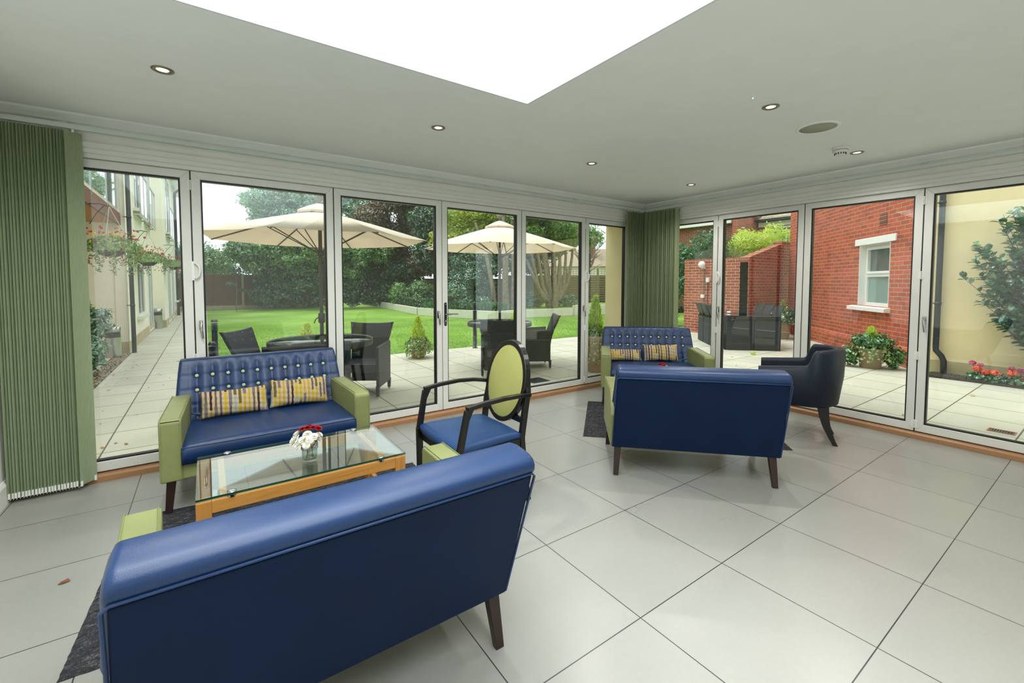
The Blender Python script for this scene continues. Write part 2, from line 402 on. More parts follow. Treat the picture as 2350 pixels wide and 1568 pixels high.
# door head frames, timber sills
hd = [(.06, 2.165), (-.012, 2.165), (-.012, 2.19), (-.022, 2.196), (-.022, 2.222), (-.034, 2.23), (-.034, 2.262), (.06, 2.262)]
struct('trim_5', MB().prism([(y, z) for y, z in hd], XL, -.25, 'x'), M_UPVC)
struct('trim_6', MB().prism([(x, z) for x, z in hd], -5.12, -.15, 'y'), M_UPVC)
struct('trim_7', MB().prism([(-.03, 0.0), (.06, 0.0), (.06, .048), (-.018, .048), (-.03, .036)], XL, -.25, 'x'), M_OAKSILL_X)
struct('trim_8', MB().prism([(-.03, 0.0), (.06, 0.0), (.06, .048), (-.018, .048), (-.03, .036)], -5.12, -.15, 'y'), M_OAKSILL_Y)
th = MB(); th.box(XL, -.25, .061, .2, -.028, .045); th.box(.061, .2, -5.12, -.15, -.028, .045)
struct('trim_9', th, M_UPVC)
fj = MB(); fj.box(XL, XL+.05, .0, .08, .048, 2.165); fj.box(-.30, -.25, .012, .08, .048, 2.165); fj.box(.012, .08, -.19, -.15, .048, 2.165); fj.box(.0, .08, -5.12, -5.06, .048, 2.165)
struct('trim_10', fj, M_UPVC)

def handle_small(par, x, z, y=.018):
    h = MB(); h.box(x-.011, x+.011, y-.008, y+.002, z-.035, z+.035);
    h.ball((x, y-.014, z+.02), .011, 8); h.tube([(x, y-.015, z+.018), (x+.001, y-.026, z+.0), (x+.004, y-.027, z-.05), (x+.009, y-.024, z-.1)], [.009, .0085, .009, .007], 10)
    return h.build('door_handle', M_CHROME, par)
def hinge(par, x, z, hgt=.07, y=.018):
    h = MB()
    for k in range(5): h.tube([(x, y-.006, z-hgt/2+k*hgt/5+.001), (x, y-.006, z-hgt/2+(k+1)*hgt/5-.001)], .0075, 8)
    h.box(x-.018, x+.018, y-.003, y+.003, z-hgt/2, z+hgt/2)
    return h.build('hinge', M_UPVC_L, par)
def d_pull(par, x, z, y=.018):
    h = MB(); h.tube([(x+.006, y+.0, z-.055), (x+.02, y-.022, z-.055), (x+.036, y-.024, z-.035), (x+.042, y-.024, z), (x+.036, y-.024, z+.035), (x+.02, y-.022, z+.055), (x+.006, y, z+.055)], .007, 8)
    h.box(x-.008, x+.008, y-.01, y+.002, z-.07, z+.07)
    return h.build('pull_handle', M_UPVC_L, par)
def door_leaf(i, x0, x1, rz, extras, label):
    t = thing('door_%d' % i, label, None, (0, 0, 0), rz); t['kind'] = 'structure'
    a, b = x0+.004, x1-.004; z0, z1 = .056, 2.163; s = .056; tp = .056; bt = .066; y0, y1 = .018, .078
    f = MB()
    f.prism([(a, z0), (a+s, z0+bt), (a+s, z1-tp), (a, z1)], y0, y1, 'y'); f.prism([(b, z0), (b, z1), (b-s, z1-tp), (b-s, z0+bt)], y0, y1, 'y')
    f.prism([(a, z1), (a+s, z1-tp), (b-s, z1-tp), (b, z1)], y0, y1, 'y'); f.prism([(a, z0), (b, z0), (b-s, z0+bt), (a+s, z0+bt)], y0, y1, 'y')
    f.build('door_frame', M_UPVC, t, bevel=.003, seg=2)
    k = MB(); q = .011; A, B, Z0, Z1 = a+s, b-s, z0+bt, z1-tp
    k.box(A, A+q, y0+.012, y1-.004, Z0, Z1); k.box(B-q, B, y0+.012, y1-.004, Z0, Z1); k.box(A+q, B-q, y0+.012, y1-.004, Z0, Z0+q); k.box(A+q, B-q, y0+.012, y1-.004, Z1-q, Z1)
    k.box(a, b, y0+.01, y1-.01, .049, z0-.0005)
    k.build('gasket', M_BLACK, t)
    MB().box(A+q-.004, B-q+.004, .046, .052, Z0+q-.004, Z1-q+.004).build('glass_pane', M_PANE, t)
    for kind, x, z in extras:
        if kind == 'h': handle_small(t, x, z)
        if kind == 'g': hinge(t, x, z)
        if kind == 'd': d_pull(t, x, z)
        if kind == 'j':
            MB().box(x-.004, x+.004, .024, .06, .06, 2.163).build('joint_seal', M_BLACK, t)
        if kind == 'L':
            pl_ = MB(); pl_.prism([(x+.014*math.cos(q_), (z+.105 if math.sin(q_) > 0 else z-.105)+.014*math.sin(q_)) for q_ in [2*PI*(k_+.5)/16 for k_ in range(16)]], .012, .019, 'y')
            pl_.build('handle_plate', M_BLACK, t, bevel=.002, seg=2)
            lv = MB(); lv.tube([(x, .014, z), (x, -.03, z)], .009, 10); lv.tube([(x, -.03, z), (x+.03, -.036, z+.002), (x+.07, -.034, z+.003), (x+.115, -.034, z)], [.01, .009, .0075, .008], 10)
            lv.build('door_handle', M_CHROME, t); sc_ = MB(); sc_.ball((x, .011, z+.1), .006, 6); sc_.ball((x, .011, z-.1), .006, 6); sc_.lathe([(.008, -.012), (.008, .012)], 10, (x, .012, z-.07)); sc_.build('screw_and_cylinder', M_STEEL, t)
def leaf_labels(n): return 'white-framed glass folding door leaf, ' + n
AJ = [-6.02, -5.103, -4.11, -3.088, -2.103, -1.106, -.295]
AX = [[('g', -5.103, 2.06), ('d', -5.103, 1.433), ('g', -5.103, .78), ('g', -5.103, .12), ('j', -5.103, 0)],
      [('h', -5.066, 1.03), ('j', -4.11, 0)], [('h', -3.135, 1.03)], [('L', -3.055, 1.03), ('j', -2.103, 0)],
      [('h', -1.132, 1.03), ('g', -1.106, 2.06), ('d', -1.106, 1.43), ('g', -1.106, .78), ('g', -1.106, .12), ('j', -1.106, 0)], []]
AN = ['farthest left beside the tall green blind', 'second from the left with the large parasol seen through it', 'middle of the long wall with the dark wicker chair seen behind it', 'middle of the long wall with the black lever handle', 'behind the oval-backed chair, right of the lever handle leaf', 'narrow-looking one beside the corner blind']
for i in range(6): door_leaf(i+1, AJ[i], AJ[i+1], 0, AX[i], leaf_labels(AN[i]))
BJ = [.19, 1.079, 2.011, 2.931, 3.86, 4.79]
BX = [[('j', 1.079, 0), ('g', 1.079, 2.06), ('d', 1.079, 1.42), ('g', 1.079, .78), ('g', 1.079, .12)], [('h', 1.108, 1.03), ('j', 2.011, 0)], [('j', 2.931, 0), ('g', 2.931, 2.06), ('g', 2.931, 1.42), ('g', 2.931, .72), ('g', 2.931, .12)],
      [('h', 2.966, 1.03), ('j', 3.86, 0)], []]
BN = ['narrow-looking one right of the corner blinds', 'with the black outdoor dining set behind it', 'with the white house window behind it', 'rightmost, with the leafy shrub behind it', 'past the right edge of the photo']
for i in range(5): door_leaf(i+7, BJ[i], BJ[i+1], -PI/2, BX[i], leaf_labels(BN[i]))

# ------------------------------------------------------------------ vertical blinds
def m_vane():
    m = NT('sage_blind_fabric'); v = m.coord(); n = m.noise(m.coord(scale=(1, 1, .12)), 140, 3); c = L('#b8c5a2')
    col = m.ramp(n, [(.3, tuple(x*.93 for x in c[:3])+(1,)), (.7, tuple(min(1, x*1.06) for x in c[:3])+(1,))])
    d = m.n('ShaderNodeBsdfDiffuse'); t = m.n('ShaderNodeBsdfTranslucent'); m.l(col, d.inputs[0]); m.l(col, t.inputs[0])
    a = m.n('ShaderNodeMixShader'); a.inputs[0].default_value = .42; m.l(d.outputs[0], a.inputs[1]); m.l(t.outputs[0], a.inputs[2]); m.l(a.outputs[0], m.out.inputs[0]); return m.m
M_VANE = m_vane()
VZ0, VZ1 = .035, 2.30
def vane_mesh(wd=.110):
    b = MB(); n = 5; vs = []; fs = []
    for j, z in enumerate((VZ0, VZ1)):
        for i in range(n+1):
            u_ = -1+2*i/n; vs.append((u_*wd/2, .004*(1-u_*u_)-.0006, z)); 
    for j, z in enumerate((VZ0, VZ1)):
        for i in range(n+1):
            u_ = -1+2*i/n; vs.append((u_*wd/2, .004*(1-u_*u_)+.0006, z))
    k = n+1
    for i in range(n): fs += [(i, i+1, k+i+1, k+i), (2*k+i, 3*k+i, 3*k+i+1, 2*k+i+1), (i, 2*k+i, 2*k+i+1, i+1), (k+i, k+i+1, 3*k+i+1, 3*k+i)]
    fs += [(0, k, 3*k, 2*k), (n, 2*k+n, 3*k+n, k+n)]
    b.add(vs, fs); return b
def blind(label, length, rz, spots, sg=-1, org=(0, 0, 0)):
    """local x runs along the wall, local -y points into the room; spots = list of (x, y, angle)"""
    t = thing('vertical_blind', label, 'blind', org, rz, 'sage vertical blinds on white head rails')
    Y = lambda a, b: (min(sg*a, sg*b), max(sg*a, sg*b))
    r = MB(); r.box(-length, -.02, *Y(.068, .112), 2.312, 2.342)
    r.build('head_rail', M_RAIL, t, bevel=.004, seg=2)
    br = MB()
    k = -length+.3
    while k < -.1: br.box(k-.02, k+.02, *Y(.0, .1), 2.342, 2.352); br.box(k-.006, k+.006, *Y(.112, .114), 2.318, 2.34); k += .62
    br.build('wall_brackets', M_RAIL, t)['kind'] = 'stuff'
    first = None; ch = MB()
    for i, (x, y, a) in enumerate(spots):
        if first is None: o = first = vane_mesh().build('vane', M_VANE, t)
        else: o = first.copy(); COL.objects.link(o)
        o.parent = t; o.location = (x, y, 0); o.rotation_euler = (0, 0, a)
        d = Vector((math.cos(a), math.sin(a), 0))
        for s in (-1, 1):
            p = Vector((x, y, VZ0)) + d*s*.045
            ch.box(p.x-.006, p.x+.006, p.y-.006, p.y+.006, VZ0-.004, VZ0+.028)
        if i:
            for s in (-1, 1):
                A = Vector((px, py, VZ0)) + Vector((math.cos(pa), math.sin(pa), 0))*s*.05; B = Vector((x, y, VZ0))+d*s*.05
                for q in range(5):
                    f = q/4; P = A.lerp(B, f); ch.ball((P.x, P.y, VZ0+.012-.022*math.sin(PI*f)), .0024, 4)
        px, py, pa = x, y, a
    co = ch.build('bead_chain', M_UPVC_L, t); co['kind'] = 'stuff'
    cl = MB(); 
    for s in spots: cl.box(s[0]-.006, s[0]+.006, s[1]-.006, s[1]+.006, VZ1-.005, 2.315)
    cl.build('carriers', M_UPVC_L, t)['kind'] = 'stuff'
    return t
random.seed(5)
sp = [(-6.018+.0142*i, -.07+.002*math.sin(i*2.1), 1.08+.035*math.sin(i*1.7)) for i in range(22)]
sp.append((-5.69, -.088, .92))
sp2 = [(-.425+.033*i, -.085, .32+.02*math.sin(i*3)) for i in range(12)]
blind('sage green vertical blind with its main stack hanging against the far left wall', 6.03, 0, sp+sp2)
sp3 = [(-.595+.0205*i, .09+.002*math.sin(i*2.3), PI/2+.10*math.sin(i*1.9)+.1) for i in range(26)]
blind('sage green vertical blind stacked on the corner end of the brick-side door wall', 5.1, PI/2, sp3, 1)
# wand / pull cord in the corner
tag(MB().tube([(-.035, -.05, 2.3), (-.035, -.05, 1.0)], .006, 8).build('blind_wand', M_UPVC_L), 'white blind wand hanging in the corner between the two blinds', 'wand')

# ------------------------------------------------------------------ ceiling fittings
M_LAMP = m_emit('warm_lamp', (1.0, .82, .6, 1), 9.0)
def downlight(x, y, label, e=30):
    t = thing('downlight', label, 'ceiling light', (x, y, H), 0, 'recessed ceiling downlights')
    MB().lathe([(.047, .0), (.048, -.004), (.042, -.007), (.030, -.005), (.027, .004), (.027, .02)], 32).build('bezel', M_BRONZE, t)
    MB().lathe([(.0001, -.001), (.026, -.001), (.026, .006), (.0001, .006)], 24).build('lamp', M_LAMP, t)
    l_ = light('downlight_beam', 'SPOT', (0, 0, -.012), e, (1.0, .97, .92), spot_size=math.radians(150), spot_blend=.8, shadow_soft_size=.03); l_.parent = t
    return t
DL = 34
for x, y, s in ((-5.18, -1.104, 'leftmost, near the tall blind'), (-3.675, -1.153, 'second in the garden door row'), (-2.147, -1.118, 'third in the garden door row'), (-.64, -1.136, 'farthest, nearest the room corner'),
                (-2.172, -2.671, 'on the right beside the small green light'), (-.603, -2.631, 'half hidden by the smoke detector')):
    downlight(x, y, 'small round recessed ceiling light with bronze rim, ' + s, DL)
for x, y in ((-2.17, -4.15), (-.62, -4.15), (-2.17, -5.65), (-.62, -5.65)): downlight(x, y, 'unseen small round ceiling light, added out of view for more room light', DL*.25)  # unseen downlights continuing the grid, added to brighten the room
t = thing('ceiling_speaker', 'large round flat ceiling speaker grille right of the downlights', 'speaker', (-1.526, -2.686, H))
MB().lathe([(.132, 0), (.132, -.004), (.126, -.007), (.112, -.006), (.110, -.002)], 48).build('rim', M_CEIL, t)
MB().lathe([(.0001, -.003), (.1115, -.003), (.1115, .0), (.0001, .0)], 48).build('grille', plain('speaker_grille', '#a9ab96', .7, bump=.5, bscale=500), t)
t = thing('smoke_detector', 'white smoke detector dome hanging from the ceiling near the right wall', 'smoke detector', (-.86, -2.60, H))
MB().lathe([(.0001, 0), (.056, 0), (.058, -.008), (.05, -.018), (.0001, -.018)][::-1], 32).build('base', M_UPVC_L, t)
MB().lathe([(.0001, -.062), (.030, -.062), (.034, -.058), (.040, -.040), (.05, -.034), (.052, -.024), (.05, -.018), (.0001, -.018)], 32).build('chamber', M_UPVC_L, t)
vn = MB()
for k in range(14):
    a = 2*PI*k/14; vn.M = Matrix.Rotation(a, 4, 'Z'); vn.box(.0365, .0405, -.003, .003, -.055, -.041)
vn.M = Matrix.Identity(4); vn.lathe([(.051, -.0235), (.0528, -.0235), (.0528, -.0215), (.051, -.0215)], 32)
vn.build('vents', M_BLACK, t)
t = thing('indicator_light', 'tiny green indicator light set in the ceiling', 'light', (-2.396, -2.674, H))
MB().lathe([(.0001, -.003), (.012, -.003), (.014, 0)], 16).build('lens_ring', M_UPVC_L, t)
MB().ball((0, 0, -.003), .004, 6).build('green_led', m_emit('green_led', (.1, 1, .3, 1), 6), t)
# dry leaf on the tiles
lf = MB(); lf.add([(-.02, -.008, .002), (0, -.014, .008), (.022, -.004, .003), (.012, .01, .011), (-.012, .008, .005)], [(0, 1, 3, 4), (1, 2, 3)])
tag(lf.build('dry_leaf', plain('dry_leaf', '#7d4a2a', .8), loc=(-5.585, -1.283, 0)), 'small dry brown leaf on the floor tiles left of the near sofa', 'leaf')
# ================================================================== SOFAS (local: width X, front +Y)
def lerp(a, b, t): return a+(b-a)*t
def make_sofa(label):
    t = thing('sofa', label, 'sofa', (0, 0, 0), 0, 'navy and sage green two-seater sofas')
    # --- backrest: closed section swept across the width, tufted on the front
    NB = 10; sp_ = .093; bx = [(-NB/2+.5+i)*sp_ for i in range(NB)]; rows = (.595, .69)
    rear = [(-.275, .205), (-.33, .36), (-.40, .55), (-.466, .712), (-.478, .729)]
    crest = [(-.492, .748), (-.494, .766), (-.486, .782), (-.467, .793), (-.43, .800), (-.392, .804), (-.363, .800), (-.344, .788)]
    zs = np.linspace(.755, .335, 44); front = [(lerp(-.345, -.165, (.765-z)/.43), float(z)) for z in zs]
    sec = rear+crest+front+[(-.165, .205)]
    st = list(np.linspace(-1, 1, 131)); half = .55
    def wid(z): return lerp(.550, .518, max(0, (z-.43)/.37)) if z > .435 else .486
    cyv = sum(p[0] for p in sec)/len(sec); czv = .5
    vs = []; nst = len(st); ns_ = len(sec)
    for q, s in enumerate(st):
        e = max(0, (abs(s)-.965)/.035); k = math.sqrt(max(0, 1-e*e*.98))      # rounded side edges
        for j, (y, z) in enumerate(sec):
            mid_y = lerp(-.22, -.415, max(0, min(1, (z-.2)/.58)))
            hy = (y-mid_y)*lerp(.72, 1, k); zz = z if z < .7 else .7+(z-.7)*lerp(.78, 1, k)
            x = s*wid(z); yy = mid_y+hy
            if j >= len(rear)+4 and j < ns_-1:      # tufting on crest front and front face
                d = 0; ins = 0
                X0 = x; col = (X0-bx[0])/sp_; n0 = round(col); inx = -.45 < col < NB-.55
                dx = abs(col-n0)*sp_
                amp = min(1, max(0, (.775-z)/.03))
                edge = max(0, 1-abs(abs(col-(NB-1)/2)-(NB-1)/2)/.5) if not inx else 1
                # horizontal creases run out to the sides
                for r in rows:
                    d += .0045*math.exp(-((z-r)/.008)**2)
                    if inx: d += .013*math.exp(-((z-r)**2+dx**2)/.0002)
                d += .007*math.exp(-((z-.50)/.009)**2)*.6
                if inx: d += .0045*math.exp(-(dx/.007)**2)*(1 if z > .45 else .5)
                puff = .010*(math.cos(PI*min(1, dx/(sp_/2))) * -.5+.5) if inx else .008
                d = (d-puff)*amp
                yy -= d*.92; zz -= d*.35*(1 if z < .76 else .6)
            vs.append((x, yy, zz))
    fs = []
    for q in range(nst-1):
        for j in range(ns_):
            j2 = (j+1) % ns_; fs.append((q*ns_+j, q*ns_+j2, (q+1)*ns_+j2, (q+1)*ns_+j))
    fs += [tuple(range(ns_))[::-1], tuple((nst-1)*ns_+j for j in range(ns_))]
    b = MB(); b.add(vs, fs, True); bk = b.build('backrest', M_NAVY, t)
    bm = MB()
    for r in rows:
        for x in bx:
            y = lerp(-.345, -.165, (.765-r)/.43)-.004; bm2 = MB(); bm2.M = Matrix.Translation((x, y, r-.003)) @ Matrix.Rotation(-PI/2+.38, 4, 'X')
            bm2.lathe([(.0115, -.004), (.0125, 0), (.0105, .0045), (.006, .0065), (.0001, .007)], 14); bm2.build('button', M_BTN, bk)
    # --- flat rear panel and piping
    rp = MB(); hw = .542
    def rw(z): return lerp(hw, .512, (z-.2)/.53)
    ry = [( -.281, .2), (-.472, .722)]
    rp.hexa([(-rw(.2), ry[0][0], .2), (rw(.2), ry[0][0], .2), (rw(.2), ry[0][0]+.02, .2), (-rw(.2), ry[0][0]+.02, .2),
             (-rw(.72), ry[1][0]-.006, .722), (rw(.72), ry[1][0]-.006, .722), (rw(.72), ry[1][0]+.02, .722), (-rw(.72), ry[1][0]+.02, .722)])
    rp.build('rear_panel', M_NAVY_SHADE, t, bevel=.006, seg=3)
    pp = MB(); pp.tube([(-.540, -.283, .21), (-.520, -.479, .72), (-.506, -.4855, .733), (0, -.487, .734), (.506, -.4855, .733), (.520, -.479, .72), (.540, -.283, .21)], .0045, 6)
    pp.build('piping', M_NAVY, t)
    # --- arms
    for s in (-1, 1):
        a = MB(); o, i_ = s*.592, s*.486
        poly = [(.362, .203), (.362, .545), (.352, .562), (.335, .567), (-.20, .585), (-.265, .50), (-.30, .43), (-.262, .203)]
        a.prism(poly, min(o, i_), max(o, i_), 'x'); a.v = [(x+s*(y-.36)*.06, y, z) for x, y, z in a.v]; ar = a.build('armrest', M_GREEN, t, bevel=.014, seg=4, ang=25)
        q = MB(); 
        for xx in (s*.584, s*.494): q.tube([(xx, .362, .21), (xx, .366, .53), (xx, .36, .556), (xx, .34, .5705), (xx-s*.033, -.19, .5875)], .0022, 5)
        q.build('seam', M_GREEN, ar)
    # --- base rail and seat
    MB().box(-.494, .494, -.25, .352, .205, .30).build('base_rail', M_GREEN, t, bevel=.008, seg=3)
    nx, ny = 60, 30; top = []; vs = []; fs = []
    x0, x1, y0, y1 = -.489, .489, -.21, .386
    for j in range(ny+1):
        for i in range(nx+1):
            u_, v_ = -1+2*i/nx, -1+2*j/ny
            ex = 1-max(0, (abs(u_)-.955)/.045)**2*.5; ey = 1-max(0, (abs(v_)-.93)/.07)**2*.5
            z = .408+.022*(1-u_**4)*(1-abs(v_)**3)-(1-ex)*.03-(1-ey)*.035 + .0022*math.sin(i*1.3+j*.4)*math.exp(-((u_)**2)*6)
            vs.append((lerp(x0, x1, (u_+1)/2), lerp(y0, y1, (v_+1)/2), z))
    nt_ = len(vs)
    for j in range(ny+1):
        for i in range(nx+1): x, y, z = vs[j*(nx+1)+i]; vs.append((x, y, .298))
    for j in range(ny):
        for i in range(nx):
            a = j*(nx+1)+i; fs.append((a, a+1, a+nx+2, a+nx+1)); fs.append((nt_+a, nt_+a+nx+1, nt_+a+nx+2, nt_+a+1))
    bd = [i for i in range(nx+1)]+[j*(nx+1)+nx for j in range(1, ny+1)]+[ny*(nx+1)+i for i in range(nx-1, -1, -1)]+[j*(nx+1) for j in range(ny-1, 0, -1)]
    for k in range(len(bd)): p, q = bd[k], bd[(k+1) % len(bd)]; fs.append((p, nt_+p, nt_+q, q))
    cu = MB(); cu.add(vs, fs, True); se = cu.build('seat_cushion', M_NAVY, t)
    sm = MB(); sm.tube([(-.487, .383, .396), (-.3, .3885, .397), (0, .389, .3985), (.3, .3885, .397), (.487, .383, .396)], .003, 5); sm.build('seam', M_NAVY, se)
    # --- legs
    for x, y, fx, fy in ((-.54, .30, -.56, .315), (.54, .30, .56, .315), (-.50, -.235, -.513, -.275), (.50, -.235, .513, -.275)):
        MB().taper((fx, fy, 0), (.017, .014), (x, y, .215), (.024, .022)).build('leg', M_LEG, t, bevel=.003, seg=2)
    return t
SOFA = make_sofa('navy sofa with sage arms, standing against the garden doors behind the coffee table')
SOFA.location = (-4.68, -.505, 0); SOFA.rotation_euler = (0, 0, PI)
NEAR = dup(SOFA, (-4.69, -2.42, 0), 0, 'navy sofa nearest the camera, seen from behind, with blue top edge and sage arms')
MIDS = dup(SOFA, (-2.152, -2.124, 0), math.radians(-46.2), 'navy sofa seen from behind at the middle right, in front of the tub chair')
FARS = dup(SOFA, (-.84, -.80, 0), math.radians(137.5), 'navy button-backed sofa farthest away in the room corner under the blinds')

# ------------------------------------------------------------------ scatter cushions
def m_stripes(seed):
    m = NT('striped_cushion_fabric_%s' % 'abcd'[seed]); v = m.coord('Object'); sp = m.n('ShaderNodeSeparateXYZ')
    wv = m.n('ShaderNodeVectorMath'); wv.operation = 'ADD'; nz = m.n('ShaderNodeTexNoise'); nz.inputs['Scale'].default_value = 40; m.l(v, nz.inputs['Vector'])
    sb = m.n('ShaderNodeVectorMath'); sb.operation = 'MULTIPLY_ADD'; m.l(nz.outputs['Color'], sb.inputs[0]); sb.inputs[1].default_value = (.008, .008, .03); m.l(v, sb.inputs[2]); m.l(sb.outputs[0], sp.inputs[0])
    x = m.math('MULTIPLY_ADD', sp.outputs['X'], 36.0, 31.3+seed*7); z = m.math('MULTIPLY_ADD', sp.outputs['Z'], 9.0, 10)
    ix = m.math('FLOOR', x); fx = m.math('FRACT', x)
    wn0 = m.n('ShaderNodeTexWhiteNoise'); wn0.noise_dimensions = '1D'; m.l(ix, wn0.inputs['W'])
    zz = m.math('FLOOR', m.math('ADD', z, m.math('MULTIPLY', wn0.outputs['Value'], 5.0)))
    zz = m.math('MULTIPLY', m.math('FLOOR', m.math('DIVIDE', zz, 1.2)), 1.0)
    cb = m.n('ShaderNodeCombineXYZ'); m.l(ix, cb.inputs[0]); m.l(zz, cb.inputs[2]); wn = m.n('ShaderNodeTexWhiteNoise'); m.l(cb.outputs[0], wn.inputs['Vector'])
    col = m.ramp(wn.outputs['Value'], [(0, L('#ab9228')), (.16, L('#5b5450')), (.34, L('#3c2a2c')), (.5, L('#8f9c96')), (.6, L('#b39c2c')), (.7, L('#5f5830')), (.84, L('#6d6763'))], 'CONSTANT')
    g = m.math('GREATER_THAN', m.math('ABSOLUTE', m.math('SUBTRACT', fx, .5)), m.math('MULTIPLY_ADD', wn.outputs['Value'], .14, .19))
    col = m.mix(g, col, L('#b7a082')); n = m.noise(v, 300, 2)
    m.bsdf(col, .9, 0, m.bump(n, .3, .003), .2); return m.m
def pillow(label, wdt, hgt, thk, loc, rz, tilt, roll, seed):
    random.seed(seed+40); n, k = 36, 20; vs = []; fs = []
    for side in (1, -1):
        for j in range(k+1):
            for i in range(n+1):
                u_, v_ = -1+2*i/n, -1+2*j/k
                pin = 1-.10*(abs(u_)**3)*(1-abs(v_)**2)*0; ax = u_*wdt/2*(1-.05*(1-abs(v_)**2)*abs(u_)**6)
                az = v_*hgt/2*(1-.10*(1-abs(u_)**2)*abs(v_)**6)
                f = max(0, (1-abs(u_)**2.6))**.55*max(0, (1-abs(v_)**2.2))**.55
                wr = .003*math.sin(u_*23+seed)*(1-f)+.0025*math.sin(v_*17+u_*5)
                vs.append((ax, side*(thk/2*f+.0015)+wr, az+hgt/2))
    m_ = (n+1)*(k+1)
    for j in range(k):
        for i in range(n):
            a = j*(n+1)+i; fs.append((a, a+n+1, a+n+2, a+1)); fs.append((m_+a, m_+a+1, m_+a+n+2, m_+a+n+1))
    bd = [i for i in range(n+1)]+[j*(n+1)+n for j in range(1, k+1)]+[k*(n+1)+i for i in range(n-1, -1, -1)]+[j*(n+1) for j in range(k-1, 0, -1)]
    for q in range(len(bd)): a, b_ = bd[q], bd[(q+1) % len(bd)]; fs.append((a, b_, m_+b_, m_+a))
    b = MB(); b.add(vs, fs, True); o = b.build('scatter_cushion', m_stripes(seed)); o.location = loc
    o.rotation_euler = Euler((tilt, roll, rz), 'XYZ')
    return tag(o, label, 'cushion', 'striped cushions on the sofas')
# on the window sofa (front faces -y): cushions stand on the seat and lean on the back (+y)
pillow('beige, brown and mustard striped cushion on the left of the window sofa', .405, .185, .10, (-4.885, -.44, .432), 0, math.radians(-20), math.radians(0), 0)
pillow('beige, grey and mustard striped cushion on the right of the window sofa', .40, .20, .10, (-4.475, -.425, .434), 0, math.radians(-20), math.radians(1.5), 1)
a_ = math.radians(137.5)
def on_far(x, y, z): return (-.84+math.cos(a_)*x-math.sin(a_)*y, -.80+math.sin(a_)*x+math.cos(a_)*y, z)
pillow('low striped cushion lying back on the left of the corner sofa', .38, .15, .10, on_far(.285, -.07, .432), math.radians(-42.5), math.radians(-38), 0, 2)
pillow('upright striped cushion on the right of the corner sofa', .40, .20, .10, on_far(-.13, -.085, .432), math.radians(-42.5), math.radians(-20), math.radians(-1.5), 3)

# ================================================================== COFFEE TABLES
def make_table(label, lx, ly, h):
    t = thing('coffee_table', label, 'coffee table', (0, 0, 0), 0, 'glass-topped oak coffee tables')
    X, Y = lx/2, ly/2; zt = h-.010; q = .028; gp = .008
    for sx_ in (-1, 1):
        for sy_ in (-1, 1):
            MB().box(sx_*(X-q)-q, sx_*(X-q)+q, sy_*(Y-q)-q, sy_*(Y-q)+q, 0, zt-gp).build('leg', M_OAK_Z, t, bevel=.002, seg=2)
    for sy_ in (-1, 1): MB().box(-X+2*q, X-2*q, sy_*(Y-.012)-.011, sy_*(Y-.012)+.011, zt-gp-.055, zt-gp).build('long_rail', M_OAK_X, t, bevel=.002, seg=2)
    for sx_ in (-1, 1):
        MB().box(sx_*(X-.10)-.014, sx_*(X-.10)+.014, -Y+.023, Y-.023, zt-gp-.04, zt-gp-.002).build('cross_rail', M_OAK_Y, t, bevel=.002, seg=2)
        MB().box(sx_*(X-q)-.012, sx_*(X-q)+.012, -Y+2*q, Y-2*q, .10, .145).build('end_stretcher', M_OAK_Y, t, bevel=.002, seg=2)
    g_ = MB(); g_.cur = 0; g_.box(-X, X, -Y, Y, zt, h)
    for i in (2, 3, 4, 5): g_.mi[i] = 1
    g_.build('glass_top', [M_TGLASS, M_GEDGE], t)
    for sx_ in (-1, 1):
        for sy_ in (-1, 1):
            d = MB(); d.lathe([(.018, zt-gp-.0005), (.018, zt-.0006)], 20, (sx_*(X-.13), sy_*(Y-.014), 0)); d.lathe([(.0185, h+.0004), (.0175, h+.0035), (.012, h+.0045), (.0001, h+.0045)], 20, (sx_*(X-.13), sy_*(Y-.014), 0))
            d.build('fixing_disc', M_CHROME, t)
    return t
TBL = make_table('oak coffee table with clear glass top between the two left sofas', .92, .56, .43)
TBL.location = (-4.63, -1.478, 0)
dup(TBL, (-1.49, -1.47, 0), math.radians(-44), 'oak and glass coffee table mostly hidden behind the middle right sofa')
# ------------------------------------------------------------------ vases and flowers
M_VGLASS = m_glass('vase_glass', (.95, .98, .97, 1), .08)
M_WATER = m_glass('vase_water', (.82, .88, .80, 1), .05)
M_WHITEF = plain('white_petals', '#f1efe2', .7, var=.05); M_REDF = plain('red_petals', '#a80f16', .6, var=.3, scale=60); M_YEL = plain('flower_eye', '#b9bf2e', .7)
M_BROWNLEAF = m_leaf('bronze_leaf', ['#5a4a2a', '#93733a', '#b79a5a', '#7f8f55'], 20, .3, 60); M_STEM = plain('stem_green', '#4f6b2a', .6)
def make_vase(label, loc):
    t = thing('glass_vase', label, 'vase', loc, 0, 'small glass vases of flowers')
    MB().lathe([(.0001, 0), (.030, 0), (.036, .003), (.037, .012), (.038, .095), (.0395, .1), (.0375, .1), (.036, .095), (.035, .014), (.0001, .013)], 36).build('glass_body', M_VGLASS, t)
    st_ = MB()
    for r_ in range(4):
        for k in range(30):
            a = 2*PI*k/30; st_.ball((.0385*math.cos(a), .0385*math.sin(a), .068+.007*r_), .0024, 4)
    c = st_.build('studded_band', M_CHROME, t)
    MB().lathe([(.0001, .0135), (.0345, .0145), (.0350, .062), (.0001, .062)], 30).build('water', M_WATER, t)
    return t
